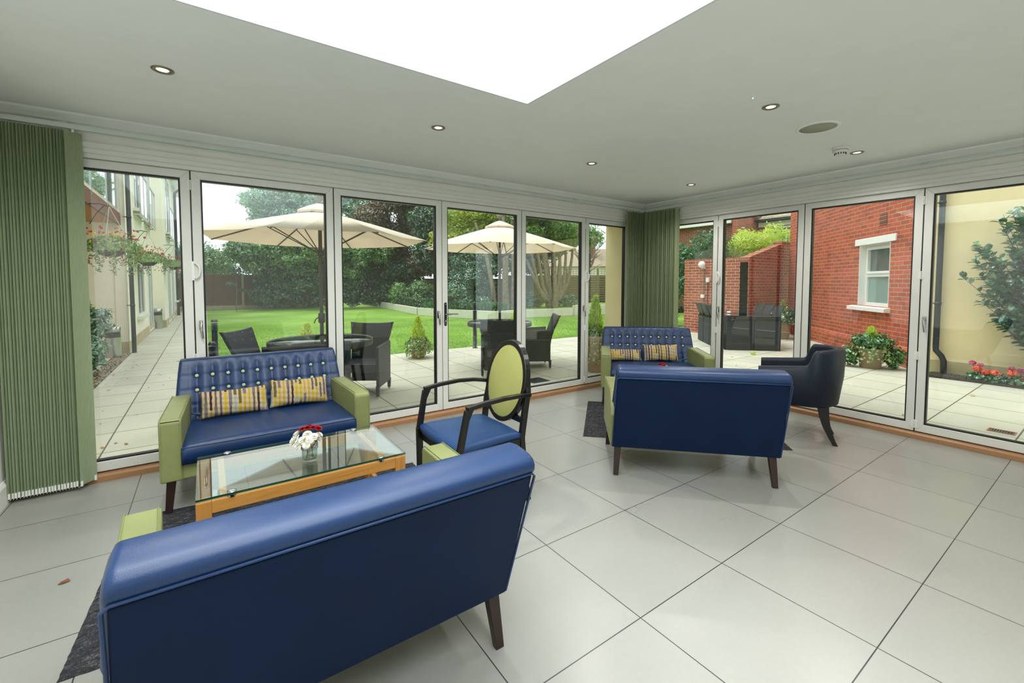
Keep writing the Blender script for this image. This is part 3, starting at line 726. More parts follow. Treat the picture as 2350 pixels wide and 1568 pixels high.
def make_flower(name, r, mat, eye, label, group, layers=4, petals=22):
    t = thing(name, label, 'flower', (0, 0, 0), 0, group)
    b = MB(); random.seed(int(r*10000))
    for l_ in range(layers):
        el = math.radians(8+68*l_/max(1, layers-1)); rr = r*(1-.42*l_/layers)
        for k in range(petals-l_*3):
            a = 2*PI*k/(petals-l_*3)+l_*.4; b.M = Matrix.Rotation(a, 4, 'Z') @ Matrix.Rotation(-el+random.uniform(-.12, .12), 4, 'Y')
            w_ = rr*.17; b.add([(0, 0, 0), (rr*.5, -w_, .001), (rr*.92, -w_*.7, -.001), (rr, 0, -.003), (rr*.92, w_*.7, -.001), (rr*.5, w_, .001)], [(0, 1, 2, 3, 4, 5)])
    b.M = Matrix.Identity(4); b.build('petals', mat, t)
    MB().ball((0, 0, r*.22), r*.17, 6, (1, 1, .6)).build('flower_eye', eye, t)
    MB().tube([(0, 0, 0), (0, 0, -.03), (.002, 0, -.055)], .0016, 5).build('stem', M_STEM, t)
    return t
WF = make_flower('chrysanthemum', .028, M_WHITEF, M_YEL, 'w', 'white chrysanthemums')
RF = make_flower('chrysanthemum', .021, M_REDF, M_REDF, 'r', 'red chrysanthemums', 5, 20)
def bouquet(base, rot, where, wl, rl_):
    first = {0: True}
    z0 = base[2]+.115
    for k, (x, y, z, s) in enumerate(wl):
        o = WF if where == 'near' and k == 0 else dup(WF, (0, 0, 0), 0, '')
        place_fl(o, base, rot, x, y, z, s, 'white chrysanthemum in the glass vase on the %s coffee table' % where, 'white chrysanthemums in the vase on the %s table' % where)
    for k, (x, y, z, s) in enumerate(rl_):
        o = RF if where == 'near' and k == 0 else dup(RF, (0, 0, 0), 0, '')
        place_fl(o, base, rot, x, y, z, s, 'red chrysanthemum at the top of the posy on the %s coffee table' % where, 'red chrysanthemums in the vase on the %s table' % where)
    random.seed(9); b = MB()
    for k in range(46):
        a = random.uniform(-.9, 1.0)-.9+rot if k > 14 else random.uniform(0, 6.28)
        r_ = random.uniform(.03, .066); z = random.uniform(.085, .135)
        b.M = Matrix.Translation((r_*math.cos(a), r_*math.sin(a), z)) @ Euler((random.uniform(-1, 1), random.uniform(-1, 1), random.uniform(0, 6.28))).to_matrix().to_4x4()
        b.add([(-.012, 0, 0), (0, -.007, .002), (.014, 0, 0), (0, .007, .002)], [(0, 1, 2, 3)])
    b.M = Matrix.Identity(4)
    for k in range(12):
        a = k*.52; b.tube([(.018*math.cos(a+2), .018*math.sin(a+2), .02), (.03*math.cos(a), .03*math.sin(a), .1)], .0016, 4)
    o = b.build('flower_foliage', M_BROWNLEAF, loc=base)
    tag(o, 'bronze and green leaves around the posy on the %s coffee table' % where, 'foliage')
def place_fl(o, base, rot, x, y, z, s, label, group):
    c, s2 = math.cos(rot), math.sin(rot); X, Y = c*x-s2*y, s2*x+c*y
    o.location = (base[0]+X, base[1]+Y, base[2]+z); d = Vector((X, Y, max(.02, z-.07))).normalized()
    o.rotation_euler = d.to_track_quat('Z', 'Y').to_euler(); o.scale = (s, s, s)
    o['label'] = label; o['group'] = group
VB = (-4.615, -1.585, .4305)
make_vase('small studded glass vase of water on the left coffee table', VB)
vr = YAW-PI/2   # +x of the posy to the right of the viewer, +y away
WL = [(-.055, -.035, .115, 1.25), (-.03, -.055, .10, .9), (-.06, .0, .135, 1.05), (-.01, -.05, .125, .85), (.02, -.045, .125, .85), (.0, -.02, .145, .9), (.035, -.025, .135, .8), (.012, -.06, .105, .75), (-.035, .03, .145, .9), (.05, .0, .135, .7)]
RL = [(-.032, -.005, .165, 1.0), (-.008, .0, .17, 1.05), (.018, .005, .17, 1.0), (.042, .008, .165, 1.05), (.03, .03, .165, .9), (-.015, .03, .168, .95)]
bouquet(VB, vr, 'near', WL, RL)
VB2 = (-1.60, -1.52, .4305)
t = make_vase('small studded glass vase hidden behind the middle right sofa', VB2)
bouquet(VB2, vr+1.2, 'far', WL[:7], RL)

# ------------------------------------------------------------------ rugs
def m_rug():
    m = NT('charcoal_rug_pile'); v = m.coord(); n = m.noise(v, 160, 3, .7); n2 = m.noise(m.coord(scale=(1, 2.4, 1)), 22, 4, .7)
    f = m.math('ADD', m.math('MULTIPLY', n, .5), m.math('MULTIPLY', n2, .5))
    m.bsdf(m.ramp(f, [(.36, L('#232326')), (.52, L('#3d3d40')), (.66, L('#74747a'))]), 1, 0, m.bump(f, .9, .012), .1); return m.m
M_RUG = m_rug()
def rug(label, corners):
    (ax, ay), (bx_, by), (cx, cy_), (dx, dy) = corners; n = 60; vs = []; fs = []; random.seed(3)
    for j in range(n+1):
        for i in range(n+1):
            u_, v_ = i/n, j/n; e = min(u_, v_, 1-u_, 1-v_)
            x = (ax*(1-u_)+bx_*u_)*(1-v_)+(dx*(1-u_)+cx*u_)*v_; y = (ay*(1-u_)+by*u_)*(1-v_)+(dy*(1-u_)+cy_*u_)*v_
            jx = random.uniform(-.002, .002); vs.append((x+jx, y+jx, .002+.008*min(1, e*40)+random.uniform(0, .0015)))
    for j in range(n):
        for i in range(n): a = j*(n+1)+i; fs.append((a, a+1, a+n+2, a+n+1))
    k = len(vs); bd = [i for i in range(n+1)]+[j*(n+1)+n for j in range(1, n+1)]+[n*(n+1)+i for i in range(n-1, -1, -1)]+[j*(n+1) for j in range(n-1, 0, -1)]
    for q in bd: vs.append((vs[q][0], vs[q][1], 0.0004))
    m_ = len(bd)
    for q in range(m_): fs.append((bd[q], k+q, k+(q+1) % m_, bd[(q+1) % m_]))
    fs.append(tuple(k+q for q in range(m_))[::-1])
    return tag(MB().add(vs, fs).build('rug', M_RUG), label, 'rug')
rug('charcoal rug under the left coffee table and the near sofa', [(-5.475, -1.965), (-3.86, -2.04), (-3.80, -.93), (-5.42, -.74)])
p = (-2.356, -1.254)
rug('charcoal rug showing at the left end of the middle right sofa', [p, (p[0]+1.16, p[1]-1.21), (p[0]+1.16+.85, p[1]-1.21+.80), (p[0]+.85, p[1]+.80)])

# ================================================================== OVAL-BACK CHAIR (faces -x), local front +Y
t = thing('oval_back_armchair', 'black wooden armchair with lime oval back and navy seat beside the coffee table', 'chair', (-3.70, -1.655, 0), PI/2)
M_NAVYS = m_vinyl('navy_seat_vinyl', '#183d6b', .42)
hw = .27
seat = MB(); n = 24; vs = []; fs = []
def seat_half(v): return lerp(.232, .268, v)
for j in range(n+1):
    for i in range(n+1):
        u_, v_ = -1+2*i/n, j/n; w_ = seat_half(v_); vv = -1+2*v_
        y = lerp(-.21, .235, v_)+.022*(1-u_*u_)*(1 if v_ > .9 else v_)
        z = .447+.026*(1-u_**4)*(1-vv**4)-.012*(max(abs(u_), abs(vv)) > .99)
        vs.append((u_*w_, y, z))
m_ = len(vs)
for q in range(m_): vs.append((vs[q][0], vs[q][1], .405))
for j in range(n):
    for i in range(n): a = j*(n+1)+i; fs += [(a, a+1, a+n+2, a+n+1), (m_+a, m_+a+n+1, m_+a+n+2, m_+a+1)]
bd = [i for i in range(n+1)]+[j*(n+1)+n for j in range(1, n+1)]+[n*(n+1)+i for i in range(n-1, -1, -1)]+[j*(n+1) for j in range(n-1, 0, -1)]
for k in range(len(bd)): a, b_ = bd[k], bd[(k+1) % len(bd)]; fs.append((a, m_+a, m_+b_, b_))
seat.add(vs, fs, True).build('seat', M_NAVYS, t)
fr = MB(); fr.box(-.25, .25, .205, .228, .345, .405); fr.box(-.225, .225, -.215, -.19, .345, .405)
for s in (-1, 1): fr.hexa([(s*.255-.011, .22, .345), (s*.255+.011, .22, .345), (s*.228+.011, -.2, .345), (s*.228-.011, -.2, .345), (s*.255-.011, .22, .405), (s*.255+.011, .22, .405), (s*.228+.011, -.2, .405), (s*.228-.011, -.2, .405)])
fr.build('seat_frame', M_BLKWOOD, t, bevel=.003, seg=2)
for s in (-1, 1):
    # front leg and arm are one bent frame
    pr = [(-.011, -.017), (.011, -.017), (.011, .017), (-.011, .017)]
    lg = MB(); lg.taper((s*.262, .232, 0), (.014, .017), (s*.272, .232, .42), (.016, .019)); lg.build('leg', M_BLKWOOD, t, bevel=.003, seg=2)
    ar = MB(); ar.taper((s*.272, .232, .41), (.015, .018), (s*.283, .185, .655), (.014, .016))
    path = [(s*.283, .190, .662), (s*.286, .08, .676), (s*.284, -.06, .684), (s*.272, -.17, .680), (s*.245, -.262, .668)]
    ar.sweep(path, [(-.017, -.011), (.017, -.011), (.017, .011), (-.017, .011)])
    ar.prism([(.185, .655), (.14, .667), (.155, .645), (.172, .61), (.19, .57)], s*.281-.012, s*.281+.012, 'x')
    ar.build('armrest', M_BLKWOOD, t, bevel=.003, seg=2)
    rl = MB(); P = [(s*.215, -.275, 0), (s*.216, -.245, .2), (s*.218, -.225, .40), (s*.222, -.245, .55), (s*.216, -.272, .68), (s*.185, -.289, .76)]
    rl.sweep(P, [(-.013, -.018), (.013, -.018), (.015, .018), (-.015, .018)], upv=(0, 1, 0)); rl.build('rear_leg', M_BLKWOOD, t, bevel=.003, seg=2)
bk = thing('back', None, None); bk.parent = t; del_ = bk.keys()
RA, RB, ZC = .195, .232, .715
def ov(a, k=0): z = (RB+k)*math.sin(a); return ((RA+k)*math.cos(a), -.262-.19*(z)-.0, ZC+z)
N = 48; Oc = [ov(2*PI*k/N) for k in range(N)]
mb = MB(); vs = []
for k in range(N):
    a = 2*PI*k/N
    for kk, dy in ((0, .017), (.030, .017), (.030, -.023), (0, -.023)):
        x, y, z = ov(a, kk-.004); vs.append((x, y+dy, z))
fs = []
for k in range(N):
    k2 = (k+1) % N
    for q in range(4): fs.append((k*4+q, k*4+(q+1) % 4, k2*4+(q+1) % 4, k2*4+q))
mb.add(vs, fs); mb.build('oval_rim', M_BLKWOOD, bk, bevel=.004, seg=2)
for side, nm in ((1, 'front_pad'), (-1, 'rear_pad')):
    vs = []; fs = []; R_ = 10
    for r_ in range(R_+1):
        f = r_/R_
        for k in range(N):
            a = 2*PI*k/N; x, y, z = ov(a, 0); vs.append((x*f, lerp(-.262, y, f)+side*(.012+.020*(1-f**2.5)), lerp(ZC, z, f)))
    for r_ in range(R_):
        for k in range(N): k2 = (k+1) % N; fs.append((r_*N+k, r_*N+k2, (r_+1)*N+k2, (r_+1)*N+k))
    MB().add(vs, fs, True).build(nm, M_LIME, bk)
br = MB(); br.box(-.21, .21, -.245, -.222, .49, .525); br.build('back_rail', M_BLKWOOD, t, bevel=.003, seg=2)

# ================================================================== TUB CHAIR  local front +Y
def tub(label, loc, rz):
    t = thing('tub_chair', label, 'armchair', loc, rz)
    N = 40; vs = []; fs = []; zb = .315
    # wall of arms + back: path param -1..1 around a U, outer and inner skins
    def path(s):
        if abs(s) < .5:
            a = s/.5*PI/2; return (.285*math.sin(a), -.06-.235*math.cos(a))
        f = (abs(s)-.5)/.5; return (math.copysign(.285+.006*f, s), -.06+.36*f)
    def top(s):
        q = abs(s)
        if q < .40: return .80-.012*(q/.4)**2
        if q < .52: f = (q-.40)/.12; f = f*f*(3-2*f); return lerp(.788, .655, f)
        return lerp(.655, .625, (q-.52)/.48)
    S = [-1+2*i/(2*N) for i in range(2*N+1)]; pts = []
    for s in S:
        x, y = path(s); x2, y2 = path(s+.001 if s < 1 else s); x1, y1 = path(s-.001 if s > -1 else s)
        tx, ty = x2-x1, y2-y1; L_ = math.hypot(tx, ty); nx_, ny_ = ty/L_, -tx/L_      # outward
        th = .07; zt = top(s); bulge = .016
        lean = .035*max(0, 1-abs(s)/.5)
        prof = [(0-.02, zb), (.0, zb+.012), (bulge+lean*.5, lerp(zb, zt, .5)), (.006+lean, zt-.03), (-.008+lean, zt-.006), (-.026+lean, zt), (-th+.02+lean, zt), (-th+.004+lean, zt-.01), (-th+lean, zt-.03), (-th+lean*.4, .44), (-th, zb+.02)]
        for o_, z in prof: vs.append((x+nx_*o_, y+ny_*o_, z))
    k = 11
    for i in range(len(S)-1):
        for j in range(k): fs.append((i*k+j, (i+1)*k+j, (i+1)*k+(j+1) % k, i*k+(j+1) % k))
    fs += [tuple(range(k)), tuple((len(S)-1)*k+j for j in range(k))[::-1]]
    MB().add(vs, fs, True).build('shell', M_TUB, t)
    MB().box(-.212, .212, -.17, .30, .33, .455).build('seat_cushion', M_TUB, t, bevel=.03, seg=5)
    MB().box(-.2, .2, -.16, .28, .30, .36).build('seat_base', M_TUB, t, bevel=.01, seg=3)
    for s in (-1, 1):
        MB().taper((s*.245, .27, 0), (.015, .015), (s*.24, .262, .32), (.024, .022)).build('leg', M_BLKWOOD, t, bevel=.003, seg=2)
        l_ = MB(); P = [(s*.18, -.27, 0), (s*.178, -.245, .05), (s*.172, -.205, .15), (s*.165, -.185, .24), (s*.16, -.175, .33)]
        W = [.017, .020, .028, .036, .042]
        for i in range(4): l_.taper(P[i], (W[i], W[i]), P[i+1], (W[i+1], W[i+1]))
        l_.build('rear_leg', M_BLKWOOD, t)
    return t
M_TUB = m_vinyl('dark_navy_vinyl', '#0a1728', .45, spec=.35)
tub('dark navy tub armchair with curved black legs, right of the middle sofa', (-.735, -2.30, 0), math.radians(23))
# ================================================================== OUTDOORS: GROUND
GZ = -.03
struct('patio_paving', MB().box(-6.24, 9.5, .2, 4.2, GZ-.1, GZ).box(.2, 9.5, -7, .2, GZ-.1, GZ).box(-6.24, -5.02, 4.2, 24, GZ-.1, GZ).box(-6.5, -6.24, 7.29, 24, GZ-.1, GZ), M_PATIO)
struct('patio_strip', MB().box(-7.9, -6.46, .2, 7.29, GZ-.1, GZ+.01), plain('cast_concrete', '#c9c2ad', .9, var=.06))
struct('lawn', MB().box(-5.02, 9.5, 4.2, 26, GZ-.12, GZ-.004).box(9.5, 30, -12, 40, GZ-.2, GZ-.03).box(-30, 9.5, 24, 45, GZ-.2, GZ-.02), M_LAWN)
struct('verge', MB().box(-5.02, 30, 24, 45, GZ-.2, GZ-.01), M_SOIL)
def scatter_mesh(name, centers, normals, size, aspect, mat, parent=None, fold=.25, jitter=.35, seed=1, loc=(0, 0, 0), tris=False):
    """many small folded leaves: one diamond of two quads / tris each"""
    rg = np.random.default_rng(seed); c = np.asarray(centers, float); n = len(c); nm = np.asarray(normals, float)+rg.normal(0, jitter, (n, 3))
    nm /= np.linalg.norm(nm, axis=1)[:, None]+1e-9
    r_ = rg.normal(0, 1, (n, 3)); a = np.cross(nm, r_); a /= np.linalg.norm(a, axis=1)[:, None]+1e-9; b = np.cross(nm, a)
    s = (size*rg.uniform(.65, 1.3, n))[:, None]; L_ = a*s; Wd = b*s*aspect; up_ = nm*s*fold
    v = np.stack([c-L_, c+Wd+up_*.5, c+L_-up_*.4, c-Wd+up_*.5], 1).reshape(-1, 3)
    me = bpy.data.meshes.new(name); me.vertices.add(4*n); me.vertices.foreach_set('co', v.ravel())
    i = np.arange(n)*4; f = np.stack([i, i+1, i+2, i, i+2, i+3], 1).ravel()
    me.loops.add(6*n); me.loops.foreach_set('vertex_index', f); me.polygons.add(2*n)
    me.polygons.foreach_set('loop_start', np.arange(2*n)*3); me.polygons.foreach_set('loop_total', np.full(2*n, 3)); me.update(calc_edges=True)
    me.materials.append(mat); o = bpy.data.objects.new(name, me); COL.objects.link(o); o.location = loc
    if parent is not None: o.parent = parent
    return o
def blob_points(blobs, n, seed, shell=.55, low_cut=None):
    rg = np.random.default_rng(seed); B = np.array(blobs, float); w_ = (B[:, 3]*B[:, 4]+B[:, 4]*B[:, 5]+B[:, 3]*B[:, 5]); w_ /= w_.sum()
    k = rg.choice(len(B), n, p=w_); d = rg.normal(0, 1, (n, 3)); d /= np.linalg.norm(d, axis=1)[:, None]
    r_ = rg.uniform(shell, 1.05, n)[:, None]; lump = 1+.16*np.sin(d[:, 0]*7+k)*np.sin(d[:, 1]*6+k*2)+.12*np.sin(d[:, 2]*9+k*3); p = B[k, :3]+d*B[k, 3:6]*r_*lump[:, None]+rg.normal(0, .035, (n, 3))*B[k, 3:4]
    return p, d*.8+np.array([0, 0, .45])
def shrub(name, label, cat, loc, blobs, n, size, aspect, mat, seed, group=None, stem=None, stem_mat=None, jit=.45, fold=.25):
    t = thing(name, label, cat, loc, 0, group); p, d = blob_points(blobs, n, seed)
    p[:, 2] = np.maximum(p[:, 2], .02)
    scatter_mesh('foliage', p, d, size, aspect, mat, t, fold, jit, seed)
    # dense dark inner mass so that the crown is not see-through
    if stem:
        b = MB()
        for pts, r_ in stem: b.tube(pts, r_, 7)
        b.build('trunk' if cat == 'tree' else 'stem', stem_mat or M_BARK, t)
    return t
M_BARK = plain('tree_bark', '#6b6352', .95, var=.3, scale=14, bump=.8, bscale=20)
M_BARK_L = plain('pale_bark', '#7b725c', .95, var=.3, scale=10, bump=.8, bscale=20)
L_DARK = m_leaf('dark_ivy_leaf', ['#0a1f0e', '#173a1a', '#31632a', '#5f984a'], 1.3, .3)  # darkest tone deepened, putting foliage shade into the colour
L_MID = m_leaf('mid_green_leaf', ['#1b3f17', '#437a31', '#83b058', '#bdd68a'], .9, .4)  # palest tone raised, putting leaf highlights into the colour
L_PALE = m_leaf('pale_green_leaf', ['#4a7a58', '#7ba57c', '#a6c09a'], .8, .4)
L_RUST = m_leaf('rusty_chestnut_leaf', ['#2b2c17', '#55491f', '#83683a', '#6c7a35'], 1.2, .4)
L_YEL = m_leaf('yellow_green_leaf', ['#66901c', '#a3bd2a', '#d6dc40', '#f0ec5e'], .9, .5)
L_GOLD = m_leaf('golden_conifer_leaf', ['#b0cb3c', '#d8ee58', '#f4fb8c'], 9, .55, 60)
L_CON = m_leaf('green_conifer_leaf', ['#184a22', '#2f7435', '#5aa04e'], 3, .35, 40)
L_LAUR = m_leaf('laurel_leaf', ['#12361f', '#265c34', '#51925a', '#8abb82'], 5, .3, 30, .2)
L_IVY = m_leaf('trailing_ivy_leaf', ['#2f5e22', '#5c8f35', '#a7bb6a', '#d8dcae'], 12, .4, 60)
L_HEDGE = m_leaf('box_hedge_leaf', ['#173c16', '#2f6127', '#5c8f3b'], 6, .35, 40)
L_HERB = m_leaf('rosemary_leaf', ['#1e4f22', '#3d8034', '#63a44a'], 4, .4, 40)
# grass blades near the patio edge and across the front of the lawn
rg = np.random.default_rng(4); n_ = 42000; gx = rg.uniform(-5.0, 8.5, n_); gy = 4.18+rg.random(n_)**1.7*7
hgt = rg.uniform(.010, .028, n_); ax_ = rg.uniform(0, 6.28, n_); wv = .005
v0 = np.stack([gx-wv*np.cos(ax_), gy-wv*np.sin(ax_), np.full(n_, GZ-.006)], 1); v1 = np.stack([gx+wv*np.cos(ax_), gy+wv*np.sin(ax_), np.full(n_, GZ-.006)], 1)
v2 = np.stack([gx+rg.normal(0, .012, n_), gy+rg.normal(0, .012, n_), GZ+hgt], 1)
me = bpy.data.meshes.new('grass_blades'); me.vertices.add(3*n_); me.vertices.foreach_set('co', np.stack([v0, v1, v2], 1).ravel()); me.loops.add(3*n_); me.loops.foreach_set('vertex_index', np.arange(3*n_))
me.polygons.add(n_); me.polygons.foreach_set('loop_start', np.arange(n_)*3); me.polygons.foreach_set('loop_total', np.full(n_, 3)); me.update(calc_edges=True)
me.materials.append(m_leaf('grass_blade', ['#5c802c', '#83a640', '#a9c062'], .6, .4, 20)); o = bpy.data.objects.new('grass_blades', me); COL.objects.link(o)
tag(o, 'bright green grass blades of the lawn', 'grass', kind='stuff')
# gravel strip beside the path
b = MB(); random.seed(8)
for k in range(1500):
    x, y = random.uniform(-6.45, -6.25), .3+random.random()*6.95; r_ = random.uniform(.008, .016)
    b.ball((x, y, GZ+r_*.3), r_, 3, (random.uniform(.8, 1.4), 1, .6))
def m_peb():
    m = NT('pebbles'); v = m.coord(); n = m.noise(v, 60, 1); m.bsdf(m.ramp(n, [(.35, L('#8f6e58')), (.5, L('#c1ab90')), (.62, L('#8d8a80')), (.7, L('#d8cbb6'))]), .8); return m.m
tag(b.build('gravel', m_peb()), 'strip of mixed pebbles between the path and the concrete kerb', 'gravel', kind='stuff')
struct('gravel_bed', MB().box(-6.46, -6.24, .2, 7.29, GZ-.1, GZ-.002), M_SOIL)
# fallen petals and leaves
b = MB(); random.seed(18)
for k in range(110):
    if k < 45: x, y, z = random.uniform(-6.2, -5.1), random.uniform(.3, 7), GZ
    elif k < 100: x, y, z = random.uniform(-3.5, 7), random.uniform(4.3, 9.5), GZ+.035
    else: x, y, z = random.uniform(.5, 3.6), random.uniform(-4, 3.5), GZ
    s = random.uniform(.012, .03); a = random.uniform(0, 6.28); b.M = Matrix.Translation((x, y, z+.003)) @ Euler((random.uniform(-.3, .3), random.uniform(-.3, .3), a)).to_matrix().to_4x4()
    b.add([(-s, 0, .002), (0, -s*.5, .006), (s, 0, .001), (0, s*.5, .004)], [(0, 1, 2, 3)])
b.M = Matrix.Identity(4)
def m_fall():
    m = NT('fallen_leaf'); n = m.noise(m.coord(), 1.5, 2); m.bsdf(m.ramp(n, [(.4, L('#a0322c')), (.5, L('#b08a3c')), (.6, L('#8a5a36'))]), .8); return m.m
tag(b.build('fallen_leaves', m_fall()), 'scattered fallen leaves and petals on the paving and lawn', 'leaf litter', kind='stuff')
# drain covers
t = thing('drain_cover', 'dark patterned square drain cover in the paving outside the middle doors', 'drain cover', (-1.25, .83, GZ))
MB().box(-.15, .15, -.14, .14, -.0, .004).build('frame', M_STEEL, t); dc = MB()
for i in range(11):
    for j in range(10): dc.box(-.139+i*.0258, -.139+i*.0258+.016, -.129+j*.0262, -.129+j*.0262+.016, .004, .007)
dc.build('tread_plate', plain('dark_metal', '#4a545c', .45, .6), t)
t = thing('drain_grate', 'small terracotta-framed drain grate in the paving outside the right doors', 'drain grate', (.985, -3.34, GZ), math.radians(0))
fr = MB(); fr.box(-.065, .065, -.09, -.078, 0, .005); fr.box(-.065, .065, .078, .09, 0, .005); fr.box(-.065, -.053, -.078, .078, 0, .005); fr.box(.053, .065, -.078, .078, 0, .005); fr.build('frame', plain('red_clay', '#a8644c', .8), t)
gr_ = MB()
for k in range(9): gr_.box(-.05, .05, -.072+k*.017, -.072+k*.017+.007, 0, .004)
gr_.build('grate_bars', M_STEEL, t); MB().box(-.053, .053, -.078, .078, -.001, .0012).build('recess_shade', M_BLACK, t)  # flat black sheet stands in for the shade below the bars
tag(MB().add([(-.05, -.012, .003), (0, -.024, .012), (.06, -.006, .006), (.03, .016, .016), (-.03, .014, .008)], [(0, 1, 2, 3, 4)]).build('fallen_leaf', plain('pale_dry_leaf', '#b9a46c', .8), loc=(2.62, -2.9, GZ)), 'single pale dry leaf on the paving outside the rightmost door', 'leaf')

# ================================================================== OUTDOORS: LEFT BUILDING
def at_wall(o): return o
t = thing('care_building', 'cream rendered two-storey building along the path outside the left door', 'building')
b = MB(); b.box(-9, -6.3, 7.3, 13.0, 0, 6.2); b.box(-9, -6.06, 13.0, 22, 0, 5.35); b.box(-9.2, -7.95, .5, 7.3, 0, 6.2); b.build('rendered_wall', M_CREAM_B, t)
b = MB(); b.box(-9, -6.275, 7.275, 13.0, GZ, .19); b.box(-9, -6.035, 12.975, 22, GZ, .19); b.build('plinth', M_PLINTH, t)
b = MB(); b.box(-6.30, -6.27, 7.3, 7.62, .19, 6.2); b.box(-6.45, -6.3, 7.28, 7.3, .19, 6.2); b.build('corner_pilaster', plain('white_band', '#efe9d6', .8, var=.02), t)
def win(parent, x, y0, y1, z0, z1, bars=1, sill=True):
    f = MB(); d = .05
    f.box(x, x+.03, y0, y0+d, z0, z1); f.box(x, x+.03, y1-d, y1, z0, z1); f.box(x, x+.03, y0+d, y1-d, z0, z0+d); f.box(x, x+.03, y0+d, y1-d, z1-d, z1)
    for k in range(bars): yy = y0+(y1-y0)*(k+1)/(bars+1); f.box(x, x+.03, yy-.025, yy+.025, z0+d, z1-d)
    w_ = f.build('window', M_UPVC_L, parent); MB().box(x+.005, x+.012, y0+d, y1-d, z0+d, z1-d).build('pane', M_DARKPANE, w_)
    if sill: MB().box(x, x+.11, y0-.06, y1+.06, z0-.07, z0).build('sill', M_WHITEWALL, parent)
    return w_
M_DARKPANE = plain('dark_window_pane', '#5a6a6e', .05, var=.3, spec=1.0)
M_CURT = plain('net_curtain', '#aebab8', .6, var=.1)
win(t, -6.30, 8.9, 10.2, .58, 1.75); win(t, -6.30, 11.1, 12.3, .02, 2.1, 1, False); win(t, -6.30, 8.9, 10.4, 3.0, 5.0); win(t, -6.30, 11.0, 12.5, 3.0, 5.0)
win(t, -6.06, 14.2, 15.6, .02, 2.1, 1, False); win(t, -6.06, 16.2, 17.6, .02, 2.1, 1, False); win(t, -6.06, 14.5, 16.5, 3.0, 4.9); win(t, -6.06, 18.6, 20.2, .6, 1.8)
b = MB(); b.box(-9, -5.62, 12.9, 22.4, 5.35, 5.45); b.build('eaves_soffit', M_UPVC_L, t)
b = MB(); b.prism([(-5.6, 5.47), (-5.6, 5.5), (-9.0, 7.3), (-9.0, 5.47)], 12.9, 22.5, 'y') if 0 else b.prism([(-5.6, 5.47), (-9.0, 5.47), (-9.0, 7.3)], 12.9, 22.5, 'y'); b.build('tiled_roof', plain('roof_tile_grey', '#6d6a60', .9, var=.2), t)
b = MB(); b.box(-5.62, -5.5, 12.8, 22.5, 5.36, 5.47); b.build('gutter', M_PIPE, t)
def juliet(y0, y1, x, z0, z1, label):
    t = thing('balcony_railing', label, 'balcony railing', (x, (y0+y1)/2, z0), 0, 'glass balcony railings on the cream building')
    L_ = (y1-y0)/2; H_ = z1-z0
    for s in (0, H_): MB().box(.10, .14, -L_, L_, s-.02, s+.02).build('rail', M_STEEL, t)
    for k in range(3):
        yy = -L_+k*L_; MB().box(.11, .135, yy-.015, yy+.015, 0, H_).build('post', M_STEEL, t)
    for k in range(2):
        yy = -L_+k*L_; MB().box(.118, .126, yy+.04, yy+L_-.04, .06, H_-.06).build('glass_panel', M_FROST, t)
    for yy in (-L_, L_): MB().box(-.0, .11, yy-.012, yy+.012, .0, .03).build('fixing', M_STEEL, t)
    return t
M_FROST = m_glass('balustrade_glass', (.72, .80, .80, 1), .12)
juliet(8.95, 10.35, -6.3, 2.85, 3.85, 'first glass and steel balcony railing high on the cream wall')
juliet(11.0, 12.4, -6.3, 2.85, 3.85, 'second glass and steel balcony railing farther along the cream wall')
juliet(14.5, 16.5, -6.06, 2.85, 3.85, 'farthest glass and steel balcony railing on the cream building')
t = thing('timber_balcony', 'brown timber-clad balcony with glass balustrade at top of the left door', 'balcony', (0, 0, 0))
b = MB(); b.box(-6.37, -6.33, 2.0, 7.28, 2.44, 2.66); b.box(-7.94, -6.37, 2.0, 2.04, 2.44, 2.66); b.build('fascia_boards', m_wood('brown_cladding', '#7c4a34', '#5a3325', 1, .6, 2), t)
MB().box(-7.94, -6.375, 2.045, 7.28, 2.47, 2.5).build('soffit_boards', m_wood('cedar_soffit', '#b9783c', '#8c5627', 1, .6, 3), t)
MB().box(-7.94, -6.375, 2.045, 7.28, 2.501, 2.655).build('deck', M_PLINTH, t)
for k in range(5):
    y = 2.15+k*1.26
    MB().box(-6.355, -6.325, y-.02, y+.02, 2.6, 3.7).build('post', M_STEEL, t)
    if k < 4: MB().box(-6.345, -6.335, y+.06, y+1.2, 2.72, 3.62).build('glass_panel', M_FROST, t)
MB().box(-6.365, -6.315, 2.1, 7.25, 3.7, 3.73).build('handrail', M_STEEL, t)
def pipe(name, label, pts, r, brackets=(), bdir=(0, 1, 0), mat=None):
    t = thing(name, label, 'drainpipe', pts[0]); o = Vector(pts[0])
    MB().tube([tuple(Vector(p)-o) for p in pts], r, 14).build('pipe', mat or M_PIPE, t)
    for z in brackets:
        p = min((Vector(q) for q in pts), key=lambda q: abs(q.z-z)); 
        xs = [Vector(pts[i]).lerp(Vector(pts[i+1]), (z-pts[i][2])/(pts[i+1][2]-pts[i][2])) for i in range(len(pts)-1) if abs(pts[i+1][2]-pts[i][2]) > .01 and min(pts[i][2], pts[i+1][2]) <= z <= max(pts[i][2], pts[i+1][2])]
        c = (xs[0] if xs else p)-o; b = MB(); b.lathe([(r, -.02), (r+.006, -.02), (r+.006, .02), (r, .02)], 14, tuple(c)); d = Vector(bdir); e = c+d*(r+.05); b.tube([tuple(c+d*r*.9), tuple(e)], .008, 6); b.build('bracket', mat or M_PIPE, t)
    return t
pipe('drainpipe', 'tall dark drainpipe on the near corner of the cream building', [(-6.20, 7.24, GZ), (-6.21, 7.24, 6.1)], .036, (.9, 2.6, 4.5), (-1, 0, 0))
